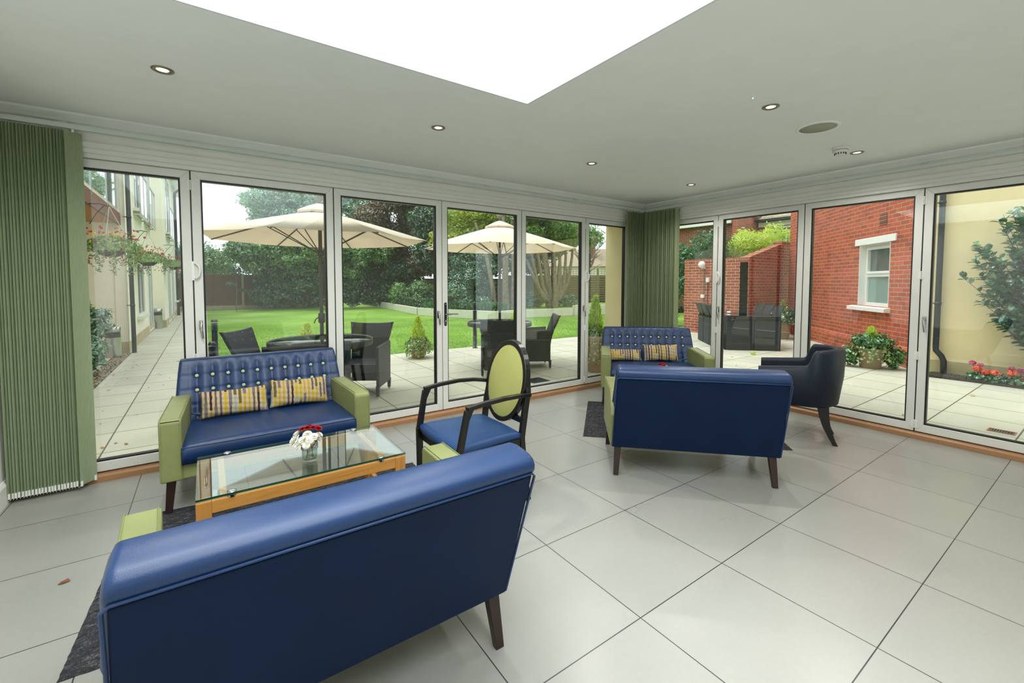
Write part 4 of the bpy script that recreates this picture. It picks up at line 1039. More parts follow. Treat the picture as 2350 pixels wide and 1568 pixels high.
pipe('drainpipe', 'far dark drainpipe at the end of the cream building', [(-5.98, 19.0, GZ), (-5.98, 19.0, 5.0), (-5.62, 19.0, 5.36)], .05, (1.5, 3.2), (-1, 0, 0))
def bin_(label, loc, h=.56):
    t = thing('litter_bin', label, 'litter bin', loc, 0, 'steel cylinder bins against the cream building')
    MB().lathe([(.11, 0), (.112, .02), (.112, h-.2)], 28).build('body', M_STEEL, t)
    MB().lathe([(.108, h-.2), (.108, h-.1)], 28).build('dark_band', M_BLACK, t)
    MB().lathe([(.112, h-.1), (.112, h-.012), (.1, h), (.0001, h+.004)], 28).build('lid', M_STEEL, t)
    return t
bin_('steel cylinder bin with dark band beside the leafy shrub outside the left door', (-6.44, 6.75, GZ+.01))
b_ = bin_('steel cylinder bin farther along the path', (-6.22, 12.72, GZ), .6)

# ------------------------------------------------------------------ hanging baskets
def m_flw(name, a, b_): 
    m = NT(name); n = m.noise(m.coord(), 30, 2); m.bsdf(m.ramp(n, [(.35, L(a)), (.65, L(b_))]), .7); return m.m
F_RED = m_flw('red_blossom', '#a3142c', '#e2402f'); F_YEL = m_flw('yellow_blossom', '#d8b018', '#f2dd3a'); F_PINK = m_flw('pink_blossom', '#b41560', '#e072a6'); F_COR = m_flw('coral_blossom', '#e0442f', '#ff7a58')
def basket(label, loc, r, seed, yel=True, wall=(-.3, 0)):
    t = thing('hanging_basket', label, 'hanging basket', loc, 0, 'hanging baskets along the cream building')
    MB().lathe([(.0001, -r*.55), (r*.35, -r*.5), (r*.58, -r*.3), (r*.66, -.02), (r*.7, 0), (r*.6, 0), (.0001, -.02)], 24).build('basket_bowl', plain('dark_coir', '#2e2419', .9, var=.4, bump=.8, bscale=60), t)
    b = MB()
    for k in range(3): a = 2*PI*k/3+.4; b.tube([(r*math.cos(a), r*math.sin(a), 0), (0, 0, r*2.3)], .004, 5)
    b.build('chain', M_STEEL, t)
    rg = np.random.default_rng(seed); n = 2600; d = rg.normal(0, 1, (n, 3)); d /= np.linalg.norm(d, axis=1)[:, None]; d[:, 2] = np.abs(d[:, 2])*.95-.4
    p = d*np.array([r*1.5, r*1.5, r*1.0])*rg.uniform(.5, 1.05, n)[:, None]+np.array([0, 0, .03]); tr = []
    for k in range(9):
        a = rg.uniform(0, 6.28); R_ = r*rg.uniform(.8, 1.4); ln = rg.uniform(.25, .75)*r*2.6
        for q in range(40): z = -q/40*ln; tr.append((R_*math.cos(a)+rg.normal(0, .02), R_*math.sin(a)+rg.normal(0, .02), z))
    p = np.vstack([p, np.array(tr)]); nn = np.vstack([d, np.tile([0, -.4, .6], (len(tr), 1))])
    scatter_mesh('foliage', p, nn, .024, .5, L_IVY if seed % 2 else L_MID, t, .2, .5, seed)
    def fl(name, mat, m_, zlo, zhi, sz):
        a = rg.uniform(0, 6.28, m_); z = rg.uniform(zlo, zhi, m_); R_ = r*rg.uniform(.5, 1.7, m_)*np.sqrt(np.clip(1.15-z**2*.6, .2, 1)); z = z*r
        c = np.stack([R_*np.cos(a), R_*np.sin(a), z], 1); off = rg.normal(0, 1, (m_*8, 3)); off /= np.linalg.norm(off, axis=1)[:, None]
        o = scatter_mesh(name, np.repeat(c, 8, 0)+off*sz*.55, off, sz*.55, .8, mat, t, .3, .25, seed+m_); o['kind'] = 'stuff'
    fl('red_flowers', F_RED, 150 if not yel else 90, -.3, 1.1, .02); fl('drooping_fuchsias', F_PINK if not yel else F_RED, 60, -1.0, -.1, .015)
    if yel: fl('yellow_flowers', F_YEL, 45, .1, .9, .02)
    return t
def arm(label, wallp, tip):
    t = thing('basket_bracket', label, 'bracket', wallp); e = Vector(tip)-Vector(wallp)
    MB().tube([(0, 0, 0), tuple(e*.5+Vector((0, 0, .02))), tuple(e)], .008, 6).build('arm', M_PIPE, t)
    MB().tube([(0, 0, -.28), tuple(e*.35+Vector((0, 0, -.12))), tuple(e*.75)], .006, 6).build('brace', M_PIPE, t)
basket('hanging basket of red and yellow flowers nearest the left door', (-6.12, 4.45, 1.84), .25, 11, True)
arm('dark bracket holding the near hanging basket', (-6.329, 4.45, 2.44), (-6.12, 4.45, 2.42))
basket('hanging basket of crimson flowers beside the tall drainpipe', (-6.08, 9.0, 1.86), .27, 12, False)
arm('dark bracket holding the second hanging basket on the wall', (-6.299, 9.0, 2.49), (-6.08, 9.0, 2.49))
basket('small distant hanging basket of crimson flowers beyond the second one', (-5.80, 13.4, 1.88), .26, 14, False)
arm('dark bracket holding the farthest hanging basket', (-6.059, 13.4, 2.49), (-5.80, 13.4, 2.49))

# ------------------------------------------------------------------ potted conifers and shrubs
def cone_foliage(n, r, h, z0, seed):
    rg = np.random.default_rng(seed); f = rg.random(n)**.75; a = rg.uniform(0, 6.28, n); prof = np.sin(np.clip(f*1.05, 0, 1)*PI*.5+PI*.5*0)
    R_ = r*(1-f)**.7*(.75+.25*np.sin(f*PI))*rg.uniform(.35, 1.1, n)*(1+.12*np.sin(a*5+f*9))
    p = np.stack([R_*np.cos(a), R_*np.sin(a), z0+f*h], 1); nn = np.stack([np.cos(a), np.sin(a), np.full(n, .2)], 1); return p, nn
def spray(p, out, ln, wd, mat, name, parent, seed):
    """upright slender sprays for conifers"""
    rg = np.random.default_rng(seed); n = len(p); o_ = out.copy(); o_[:, 2] = 0; o_ /= np.linalg.norm(o_, axis=1)[:, None]+1e-6
    d = o_*.45+np.array([0, 0, 1])+rg.normal(0, .18, (n, 3)); d /= np.linalg.norm(d, axis=1)[:, None]; s = (ln*rg.uniform(.6, 1.4, n))[:, None]
    sd = np.cross(d, rg.normal(0, 1, (n, 3))); sd /= np.linalg.norm(sd, axis=1)[:, None]
    v = np.stack([p-sd*wd*.6, p+sd*wd*.6, p+d*s*.55+sd*wd, p+d*s, p+d*s*.55-sd*wd], 1).reshape(-1, 3)
    me = bpy.data.meshes.new(name); me.vertices.add(5*n); me.vertices.foreach_set('co', v.ravel()); me.loops.add(5*n); me.loops.foreach_set('vertex_index', np.arange(5*n)[:].reshape(n, 5)[:, [0, 1, 2, 3, 4]].ravel())
    me.polygons.add(n); me.polygons.foreach_set('loop_start', np.arange(n)*5); me.polygons.foreach_set('loop_total', np.full(n, 5)); me.update(calc_edges=True); me.materials.append(mat)
    o = bpy.data.objects.new(name, me); COL.objects.link(o); o.parent = parent; return o
def pot_plant(label, loc, pr, ph, cr_, chh, seed, mat=None, ivy=900, spread=1.6, drop=.9, potmat=None, bush=None):
    t = thing('potted_conifer', label, 'potted plant', loc, 0, 'potted conifers on the patio')
    MB().lathe([(pr*.68, 0), (pr*.72, .01), (pr*.93, ph*.86), (pr*1.02, ph*.88), (pr*1.03, ph), (pr*.92, ph), (pr*.88, ph-.03), (.0001, ph-.035)], 32).build('pot', potmat or M_TERRA, t)
    p, nn = cone_foliage(int(1500*max(1, chh/.4)), cr_, chh, ph-.03, seed); spray(p, nn, .055, .007, mat or L_GOLD, 'conifer', t, seed)
    rg = np.random.default_rng(seed+3)
    if ivy:
        a = rg.uniform(0, 6.28, ivy); k = rg.integers(0, 9, ivy); a0 = k*.7+rg.normal(0, .22, ivy); f = rg.random(ivy)
        R_ = pr*(.8+(spread-.8)*np.minimum(1, f*1.6))*rg.uniform(.75, 1.05, ivy); z = ph+.05-f**1.3*ph*drop+rg.normal(0, .02, ivy)+.04*np.sin(f*PI)
        p = np.stack([R_*np.cos(a0), R_*np.sin(a0), np.maximum(.01, z)], 1); scatter_mesh('trailing_ivy', p, np.stack([np.cos(a0), np.sin(a0), np.full(ivy, .5)], 1), .024, .75, L_IVY, t, .2, .4, seed)
    if bush:
        p, d = blob_points(bush[0], bush[1], seed+9); scatter_mesh('bushy_leaves', p, d, .03, .5, bush[2], t, .2, .5, seed)
    return t
pot_plant('terracotta pot with golden conifer and trailing ivy at the lawn edge, middle doors', (-1.88, 3.55, GZ), .155, .30, .15, .46, 21)
pot_plant('golden conifer in a pot behind the left outdoor wicker chair', (-3.75, 3.5, GZ), .155, .28, .17, .46, 22)
pot_plant('golden conifer in a pot behind the right outdoor round table', (.72, 4.05, GZ), .16, .30, .24, .52, 23)
pot_plant('tall slim pot with tall bright green conifer beside the corner pier', (-.12, .80, GZ), .15, .56, .13, .62, 24, m_leaf('lime_conifer_leaf', ['#6fae30', '#b0dc4a', '#e2f274'], 6, .55, 60), 380, 1.15, .8, None, ([(0, 0, .62, .15, .15, .12)], 500, L_MID))
pot_plant('large round terracotta pot overflowing with ivy, against the red brick house', (3.80, -1.55, GZ), .19, .33, .13, .33, 25, None, 420, 1.7, .8, None, ([(0, 0, .45, .27, .27, .12), (-.12, .26, .2, .14, .14, .17), (.14, -.26, .2, .15, .15, .18)], 2200, m_leaf('green_ivy_leaf', ['#1d4d22', '#3c7a30', '#6fa348'], 8, .35, 50)))
pot_plant('potted bright conifer with dark bushy leaves behind the outdoor dining set', (6.62, 1.02, GZ), .2, .42, .12, .52, 26, L_YEL, 0, 1.2, .8, None, ([(0, 0, .55, .42, .42, .22)], 1500, L_LAUR))
t = shrub('leafy_shrub', 'glossy green shrub with lime conifer behind it outside the left door', 'shrub', (-6.60, 4.9, GZ), [(0, 0, .38, .3, .34, .36), (.1, .25, .75, .27, .28, .27), (.12, -.35, .36, .24, .24, .25)], 3600, .045, .38, L_LAUR, 31, stem=[([(0, 0, 0), (.02, 0, .4), (.05, .1, .8)], .015)])
p, nn = cone_foliage(1200, .2, .55, .6, 33); spray(p+np.array([-.02, .55, .0]), nn, .07, .008, m_leaf('lime_leaf', ['#5e9a1c', '#9cc42c'], 6, .5, 40), 'lime_conifer', t, 33)

# ------------------------------------------------------------------ bollard lights
def bollard(label, x, y, h):
    t = thing('bollard_light', label, 'bollard light', (x, y, GZ), 0, 'black bollard lights on the patio'); r = .042
    MB().lathe([(r*1.3, 0), (r*1.3, .01), (r, .012), (r, h-.2)], 24).build('post', M_PIPE, t)
    b = MB()
    for k in range(7): z = h-.195+k*.02; b.lathe([(r*.7, z), (r*1.18, z-.004), (r*1.22, z+.002), (r*.7, z+.009)], 24)
    b.build('louvres', M_ALU, t)
    MB().lathe([(r*1.15, h-.052), (r*1.15, h-.04), (r*.95, h-.018), (r*.55, h-.004), (.0001, h)], 24).build('dome_cap', M_PIPE, t)
bollard('nearest black bollard light at the far left of the garden doors', -4.98, 3.0, .60)
bollard('black bollard light standing farther out on the grass edge at left', -4.93, 4.7, .78)
bollard('black bollard light behind the right outdoor round table', -.42, 4.0, .98)

# ------------------------------------------------------------------ round tables, parasols, wicker chairs
def round_table(label, x, y, r):
    t = thing('round_table', label, 'garden table', (x, y, GZ), 0, 'round wicker garden tables'); z = .745
    MB().lathe([(.03, z-.004), (r-.01, z-.004), (r-.01, z+.002), (.03, z+.002)], 48).build('glass_top', plain('dark_glass_top', '#26363a', .04, var=.1, spec=1.0), t)
    MB().lathe([(r-.03, z-.06), (r, z-.062), (r+.004, z-.03), (r, z-.002), (r-.008, z+.003), (r-.02, z-.001), (r-.03, z-.03)], 48).build('wicker_rim', M_WICK, t)
    for k in range(4):
        a = PI/4+k*PI/2; MB().tube([(.30*math.cos(a), .30*math.sin(a), 0), (.24*math.cos(a), .24*math.sin(a), .35), (.34*math.cos(a), .34*math.sin(a), z-.05)], .02, 8).build('leg', M_WICK, t)
    b = MB(); b.lathe([(.22, .33), (.25, .33), (.25, .36), (.22, .36)], 24); b.build('shelf_ring', M_WICK, t)
def m_canvas():
    m = NT('cream_canvas'); n = m.noise(m.coord(), 3, 3); col = m.ramp(n, [(.3, L('#f1ebe2')), (.7, L('#faf5ee'))])
    d = m.n('ShaderNodeBsdfDiffuse'); t = m.n('ShaderNodeBsdfTranslucent'); m.l(col, d.inputs[0]); m.l(m.mix(1.0, col, (1.0, .91, .79, 1), 'MULTIPLY'), t.inputs[0])
    a = m.n('ShaderNodeMixShader'); a.inputs[0].default_value = .38; m.l(d.outputs[0], a.inputs[1]); m.l(t.outputs[0], a.inputs[2]); m.l(a.outputs[0], m.out.inputs[0]); return m.m
M_CANVAS = m_canvas(); M_POLE = plain('taupe_pole', '#4b423c', .4, .2, var=.06)
def parasol(label, x, y, R_, zr, zt, rot, sides=8, tilt=0):
    t = thing('parasol', label, 'parasol', (x, y, GZ), rot, 'cream garden parasols')
    def shell(r0, r1, z0, z1, name, sag, drop):
        vs = []; fs = []; nr, ns2 = 8, 6; N = sides*ns2
        for i in range(nr+1):
            f = i/nr; rr = lerp(r0, r1, f); zz = lerp(z0, z1, f)+sag*math.sin(f*PI)*.35
            for k in range(N):
                a = 2*PI*k/N; q = (k % ns2)/ns2; sc2 = math.cos(PI/sides)/math.cos((q-.5)*2*PI/sides); sw = math.sin(q*PI)
                rq = rr*sc2*(1-.03*sw*f); vs.append((rq*math.cos(a), rq*math.sin(a), zz-sw*sag*f*.4*rr))
        n1 = len(vs); 
        for i in range(nr):
            for k in range(N): k2 = (k+1) % N; fs.append((i*N+k, (i+1)*N+k, (i+1)*N+k2, i*N+k2))
        if drop:
            for k in range(N): v = vs[nr*N+k]; vs.append((v[0]*1.002, v[1]*1.002, v[2]-drop*(1+.0*math.sin(k))))
            for k in range(N): k2 = (k+1) % N; fs.append((nr*N+k, n1+k, n1+k2, nr*N+k2))
        o = MB().add(vs, fs).build(name, M_CANVAS, t); s = o.modifiers.new('s', 'SOLIDIFY'); s.thickness = .0015; return o
    cn = shell(.14, R_, zt-.16, zr, 'canopy', .018, .0)
    cp = shell(.02, .24, zt-.055, zt-.15, 'vent_cap', .02, .022); cp.parent = cn
    MB().lathe([(.02, 0), (.02, zt-.05)], 16).build('pole', M_POLE, t)
    MB().lathe([(.014, zt-.08), (.03, zt-.06), (.012, zt-.045), (.016, zt-.03), (.036, zt-.008), (.040, zt+.012), (.034, zt+.034), (.018, zt+.05), (.0001, zt+.054)], 16).build('finial', plain('taupe_finial', '#6c6862', .5), t)
    MB().lathe([(.02, zr-.18), (.04, zr-.18), (.045, zr-.15), (.036, zr-.12), (.02, zr-.12)], 16).build('hub', M_POLE, t)
    for k in range(sides):
        a = 2*PI*k/sides; c, s = math.cos(a), math.sin(a)
        rb = MB().tube([(.03*c, .03*s, zt-.13), (R_*.985*c, R_*.985*s, zr-.006)], .008, 5).build('rib', M_POLE, t)
        MB().tube([(.04*c, .04*s, zr-.14), (R_*.5*c, R_*.5*s, lerp(zt-.13, zr, .5)-.012)], .006, 5).build('strut', M_POLE, rb)
    b = MB(); b.lathe([(.03, .93), (.036, .94), (.036, 1.03), (.03, 1.04)], 16); b.tube([(-.03, 0, 1.0), (-.07, 0, .97), (-.085, 0, .93)], .006, 6); b.build('crank', M_POLE, t)
    MB().lathe([(.25, 0), (.25, .05), (.05, .08), (.03, .25), (.0001, .25)], 24).build('base', M_PIPE, t)
    return t
def wicker_chair(label, loc, rz, first=None):
    if first is not None: return dup(first, loc, rz, label)
    t = thing('wicker_armchair', label, 'garden chair', loc, rz, 'dark wicker armchairs around the round tables')
    # back: flares at the top and curls backwards (local front +Y)
    vs = []; n, m = 12, 14
    for side, off in ((1, .018), (-1, -.018)):
        for j in range(m+1):
            f = j/m; z = .10+.74*f; w_ = .225+.055*max(0, f-.55)**1.3/.45**1.3
            y = -.23-.16*max(0, f-.35)**1.6/.65**1.6
            for i in range(n+1):
                u_ = -1+2*i/n; vs.append((u_*w_, y-.02*(1-u_*u_)+off, z+.018*abs(u_)**3*(f > .9)))
    k = (n+1)*(m+1); fs = []
    for j in range(m):
        for i in range(n): a = j*(n+1)+i; fs += [(a, a+1, a+n+2, a+n+1)[::-1], (k+a, k+a+1, k+a+n+2, k+a+n+1)]
    bd = [i for i in range(n+1)]+[j*(n+1)+n for j in range(1, m+1)]+[m*(n+1)+i for i in range(n-1, -1, -1)]+[j*(n+1) for j in range(m-1, 0, -1)]
    for q in range(len(bd)): a, b_ = bd[q], bd[(q+1) % len(bd)]; fs.append((a, b_, k+b_, k+a))
    MB().add(vs, fs, False).build('backrest', M_WICK, t)
    b = MB(); b.box(-.235, .235, -.22, .26, .30, .40); b.build('seat', M_WICK, t, bevel=.015, seg=3)
    for s in (-1, 1):
        b = MB(); b.prism([(-.23, .12), (.26, .12), (.275, .58), (.25, .61), (-.25, .63)], min(s*.235, s*.275), max(s*.235, s*.275), 'x'); b.build('armrest', M_WICK, t, bevel=.01, seg=2)
        for y in (-.235, .255): 
            lg = MB().taper((s*.253, y, .02), (.016, .016), (s*.255, y, .14), (.02, .02)).build('leg', M_WICK, t)
            MB().lathe([(.01, 0), (.012, .02)], 10, (s*.253, y, 0)).build('foot', M_STEEL, lg)
    return t
T1, T2 = (-3.985, 1.21), (-1.13, 1.96)
round_table('dark round wicker table with glass top under the left parasol', T1[0], T1[1], .54)
round_table('dark round wicker table with glass top under the right parasol', T2[0], T2[1], .52)
parasol('large cream parasol seen from below through the left garden doors', T1[0], T1[1], 1.16, 1.85, 2.30, .25)
parasol('cream parasol with tied cord farther off, through the middle doors', T2[0], T2[1], 1.24, 1.93, 2.43, .1)
def face(p, q): return math.atan2(q[1]-p[1], q[0]-p[0])-PI/2
CH = wicker_chair('dark wicker armchair left of the near round table, back towards the window sofa', (-4.44, 1.50, GZ), face((-4.44, 1.50), T1))
wicker_chair('dark wicker armchair right of the near round table, facing the left parasol pole', (-3.45, 1.52, GZ), face((-3.45, 1.52), (-4.0, .72)), CH)
wicker_chair('dark wicker armchair with its back to the doors at the far round table', (-1.42, 1.50, GZ), face((-1.42, 1.50), (-1.0, 2.1)), CH)
wicker_chair('dark wicker armchair seen side-on, right of the far round table', (-.62, 1.72, GZ), face((-.62, 1.72), (-1.45, 2.2)), CH)
# ================================================================== GARDEN: BEDS, FENCES, TREES
poly = [(3.0, 20.9), (2.38, 13.6), (2.75, 12.1), (3.25, 10.9), (3.75, 9.75), (5.6, 9.85), (7.6, 9.75), (8.4, 9.9), (9.6, 9.2), (14, 8.2), (16, 22), (3.0, 24)]
struct('raised_bed_ground', MB().prism(poly, GZ-.1, .245, 'z'), M_SOIL)
struct('raised_grass', MB().prism([(4.3, 9.95), (7.6, 9.9), (8.4, 10.0), (12, 9.4), (13, 13), (7, 15), (4.4, 12.5)], .2, .262, 'z'), M_LAWN)
def low_wall(label, pts, h, wd=.12, kind_name='retaining_wall'):
    b = MB()
    P = [Vector((x, y, 0)) for x, y in pts]
    for i in range(len(P)-1):
        d = (P[i+1]-P[i]).normalized(); n_ = Vector((-d.y, d.x, 0))*wd/2; e = d*.05 if i < len(P)-2 else d*0
        q = [P[i]-n_, P[i+1]+e-n_, P[i+1]+e+n_, P[i]+n_]
        b.hexa([(v.x, v.y, GZ) for v in q]+[(v.x, v.y, h) for v in q])
    return tag(b.build('retaining_wall', M_WHITEWALL, bevel=.008, seg=2), label, 'garden wall', 'white painted retaining walls')
low_wall('long white retaining wall with clipped box hedge, far left of the raised bed', [(3.0, 20.9), (2.36, 13.7)], .27)
low_wall('white retaining wall with rosemary, curving across behind the right parasol', [(2.3, 13.45), (2.7, 12.0), (3.2, 10.8), (3.72, 9.68), (5.6, 9.78), (7.55, 9.66)], .29)
low_wall('short taller white wall block at the right end of the garden wall', [(7.6, 9.62), (8.35, 9.8), (9.4, 9.1)], .40, .16)
def fence(label, p0, p1, h, n, mat, gm, post, slats=9, plinth=.22, lattice=0):
    P0, P1 = Vector((*p0, 0)), Vector((*p1, 0)); L_ = (P1-P0).length; a = math.atan2(P1.y-P0.y, P1.x-P0.x)
    t = thing('garden_fence', label, 'fence', (p0[0], p0[1], GZ), a); pw = L_/n
    for i in range(n+1): MB().box(i*pw-.05, i*pw+.05, -.05, .05, 0, h+.05).build('post', post, t)
    for i in range(n):
        b = MB(); z0 = plinth; hh = (h-lattice-z0)/slats
        for k in range(slats): zz = z0+k*hh; b.hexa([(i*pw+.05, -.034, zz), ((i+1)*pw-.05, -.034, zz), ((i+1)*pw-.05, .004, zz), (i*pw+.05, .004, zz), (i*pw+.05, .004, zz+hh*1.12), ((i+1)*pw-.05, .004, zz+hh*1.12), ((i+1)*pw-.05, .014, zz+hh*1.12), (i*pw+.05, .014, zz+hh*1.12)])
        for k in (1, 2): b.box(i*pw+k*pw/3-.02, i*pw+k*pw/3+.02, -.03, -.013, z0, h-lattice)
        if lattice:
            for k in range(11): x = i*pw+.05+k*(pw-.1)/10; b.box(x-.008, x+.008, -.01, .0, h-lattice, h)
            for k in range(4): z = h-lattice+k*lattice/3; b.box(i*pw+.05, (i+1)*pw-.05, 0, .01, z-.008, z+.008)
        b.build('panel', mat, t)
        if plinth: MB().box(i*pw+.05, (i+1)*pw-.05, -.03, .02, 0, plinth).build('gravel_board', gm, t)
    return t
M_FEN_D = m_wood('dark_fence_boards', '#6b4a38', '#4a3228', 0, .9, .6); M_FEN_G = m_wood('weathered_fence_boards', '#8b8266', '#6d654e', 0, .9, .6)
M_CONC = plain('concrete_post', '#a8a083', .9, var=.1)
fence('dark brown panel fence with concrete posts at the far left of the lawn', (-8.9, 22.3), (.1, 22.0), 1.75, 5, M_FEN_D, M_CONC, M_CONC, 12)
fence('dim panel and trellis fence at the back of the raised bed', (3.1, 21.6), (9.4, 17.4), 2.05, 4, M_FEN_G, M_CONC, M_CONC, 12, .2, .45)
fence('weathered grey-green panel fence on the right of the garden', (9.4, 17.4), (14.6, 12.6), 2.15, 4, M_FEN_G, M_CONC, M_FEN_G, 12, .2, .35)
fence('weathered panel fence running back towards the brick walls', (14.6, 12.6), (12.2, 8.6), 2.1, 2, M_FEN_G, M_CONC, M_FEN_G, 12)
tag(MB().prism([(5.0, 1.95), (9.5, 1.95), (9.5, 2.35), (5.0, 2.35)], 19.4, 19.7, 'y').build('shed_wall', M_WHITEWALL), 'pale low building wall showing above the trellis fence', 'outbuilding')
def tree(name, label, loc, blobs, n, size, aspect, mat, seed, stems, bark=None, jit=.55, group=None, fold=.25):
    return shrub(name, label, 'tree', loc, blobs, n, size, aspect, mat, seed, group, stems, bark, jit, fold)
G_T = 'trees and large shrubs around the garden'
def blobrow(rng_seed, centre, spread, count, r0, r1):
    random.seed(rng_seed); out = []
    for k in range(count): out.append((centre[0]+random.uniform(-1, 1)*spread[0], centre[1]+random.uniform(-1, 1)*spread[1], centre[2]+random.uniform(-1, 1)*spread[2], random.uniform(r0, r1), random.uniform(r0, r1), random.uniform(r0, r1)*.75))
    return out
# ivy wall (dark) and the overhanging lighter tree in front of it
B = []
for k in range(33): B.append((-2.7+k*.235, 21.2-.03*k+.2*math.sin(k*2.3), .75+.65*(k % 3), .62, .45, .62))
shrub('ivy_hedge', 'tall dark ivy-covered hedge along the far end of the lawn', 'hedge', (0, 0, 0), B, 76000, .068, .55, L_DARK, 51, G_T, jit=.6)
B = blobrow(2, (-2.9, 21.1, 2.75), (1.7, .5, .55), 14, .55, .95)+blobrow(3, (.2, 20.4, 2.75), (1.8, .4, .5), 13, .5, .85)+blobrow(4, (2.2, 20.2, 3.2), (.9, .4, .6), 7, .5, .8)+[(-4.6, 23, 2.3, .8, .6, .7), (-1.0, 20.6, 2.0, .8, .45, .4), (1.3, 19.9, 1.9, .6, .4, .35)]
tree('dense_tree', 'dense mid-green leafy tree overhanging the ivy hedge beyond the lawn', (0, 0, 0), B, 64000, .072, .5, L_MID, 52, [([(-2.2, 21.4, 0), (-2.3, 21.2, 1.2), (-2.7, 21, 2.6)], .09), ([(.9, 20.9, 0), (.6, 20.6, 1.4), (.2, 20.5, 2.8)], .1)], group=G_T)
B = blobrow(5, (-5.6, 25, 2.3), (1.3, .8, .9), 9, .6, 1.0)
tree('pale_shrub', 'pale green bush above the fence at the far left of the lawn', (0, 0, 0), B, 12000, .068, .5, L_PALE, 53, [([(-5.4, 25.2, 0), (-5.4, 25, 2.3)], .08)], group=G_T)
B = blobrow(6, (.6, 34, 6.6), (2.6, 1.2, 1.7), 24, .9, 1.5)+[(3.8, 33, 8.2, 1.3, 1, .9), (2.0, 34, 9.2, 1.4, 1, .9), (5.0, 32.4, 7.4, 1.2, 1, 1.1)]
tree('tall_tree', 'tall pale blue-green tree rising behind the large parasol', (0, 0, 0), B, 60000, .11, .5, L_PALE, 54, [([(1, 34, 0), (1.1, 34, 3), (.8, 34, 6.5)], .28), ([(1.1, 34, 3), (2.2, 33.8, 6), (3, 33.5, 8)], .15)], group=G_T)
B = blobrow(7, (4.6, 22.6, 5.6), (2.2, 1.3, 1.3), 26, .6, 1.1)+blobrow(8, (4.6, 21.6, 3.2), (2.3, .8, .7), 20, .6, 1.0)+blobrow(28, (6.6, 20.0, 3.0), (1.6, .8, .7), 12, .6, 1.0)+blobrow(18, (7.0, 20.6, 5.4), (1.6, 1, 1.3), 12, .6, 1.0)
tree('chestnut_tree', 'large chestnut tree with brown and rusty leaves behind the raised bed', (0, 0, 0), B, 80000, .10, .36, L_RUST, 55, [([(5.6, 23.5, 0), (5.5, 23.4, 2.2), (5.0, 23, 4.8)], .24), ([(5.5, 23.4, 2.2), (6.6, 22.5, 4.4)], .14)], group=G_T)
B = blobrow(9, (4.2, 13.0, 3.9), (1.0, .7, .9), 18, .4, .75)+blobrow(10, (5.4, 12.3, 4.3), (1.3, .7, .6), 16, .4, .75)
tree('yellow_green_tree', 'yellow-green leafy tree behind the right parasol', (0, 0, 0), B, 46000, .062, .42, L_YEL, 56, [([(4.72, 10.45, .24), (4.72, 10.5, 1.2), (4.74, 10.5, 2.4), (4.8, 10.8, 4.2)], [.17, .13, .12, .07]), ([(5.0, 10.3, .24), (5.0, 10.3, 1.4), (5.02, 10.35, 2.6), (5.15, 10.7, 4.4)], [.17, .12, .11, .06]), ([(4.4, 10.7, .24), (4.3, 10.8, 1.2), (4.15, 11, 2.4), (4.1, 11.8, 3.8)], [.10, .09, .08, .05])], M_BARK_L, group=G_T)
B = blobrow(11, (7.2, 11.0, 4.0), (1.9, .9, .65), 26, .4, .75)+blobrow(12, (8.9, 10.8, 3.7), (.9, .6, .5), 12, .4, .65)
st = [([(7.15, 10.6, .2), (7.1, 10.65, .9), (7.05, 10.8, 2.2), (7.0, 11.1, 4.0)], [.22, .17, .12, .08]), ([(7.3, 10.55, .2), (7.35, 10.6, .9), (7.4, 10.7, 2.2), (7.5, 11, 4.0)], [.2, .15, .11, .07])]
for ex, ez, tx, tz in ((6.5, 1.15, 6.1, 3.6), (6.75, 1.2, 6.45, 3.8), (7.0, 1.3, 6.75, 4.0), (7.75, 1.1, 7.9, 3.9), (7.95, 1.2, 8.4, 3.8), (8.2, 1.4, 8.9, 3.6), (7.6, 1.3, 8.1, 3.9), (6.3, 1.5, 5.7, 3.0)):
    st.append(([(7.2, 10.6, .45), ((7.2+ex)/2, 10.62, .72), (ex, 10.65, ez), ((ex+tx)/2, 10.8, (ez+tz)/2), (tx, 11.1, tz)], [.13, .11, .08, .06, .045]))
tree('spreading_tree', 'multi-stemmed tree with pale trunks fanning out by the right fence', (0, 0, 0), B, 46000, .062, .42, m_leaf('fresh_green_leaf', ['#33661c', '#6b9a2a', '#b3c749'], .9, .5), 57, st, M_BARK_L, group=G_T)
st = [([(12.9, 14.4, 0), (12.7, 14.0, 1.8), (12.4, 13.6, 3.0)], [.14, .11, .07])]
random.seed(77)
for k in range(34):
    x, y, z = 12.7+random.uniform(-.1, .1), 13.9, random.uniform(1.8, 3.0); ln = random.uniform(.8, 2.0); a = random.uniform(-1.2, 1.2); pts = [(x, y, z)]
    for q in range(5): a += random.uniform(-.35, .35); x += math.sin(a)*ln/5; y -= random.uniform(-.1, .12); z += math.cos(a*.7)*ln/5; pts.append((x, y, z))
    st.append((pts, [.035, .03, .025, .018, .012, .006]))
tree('bare_branched_tree', 'sparse twiggy tree against the sky just left of the corner pier', (0, 0, 0), blobrow(13, (12.3, 13.6, 4.0), (1.2, .8, .7), 8, .4, .7), 1500, .05, .45, L_PALE, 58, st, M_BARK, group=G_T)
B = blobrow(14, (7.0, 17.6, 3.5), (2.6, .6, 1.3), 28, .7, 1.1)+blobrow(19, (10.2, 15.6, 3.3), (1.6, .7, 1.1), 18, .6, .95)
tree('dark_tree', 'dark evergreen trees behind the fence in the middle of the garden', (0, 0, 0), B, 56000, .088, .45, L_DARK, 59, [([(7.4, 17.4, 0), (7.4, 17.2, 3.6)], .14)], group=G_T)
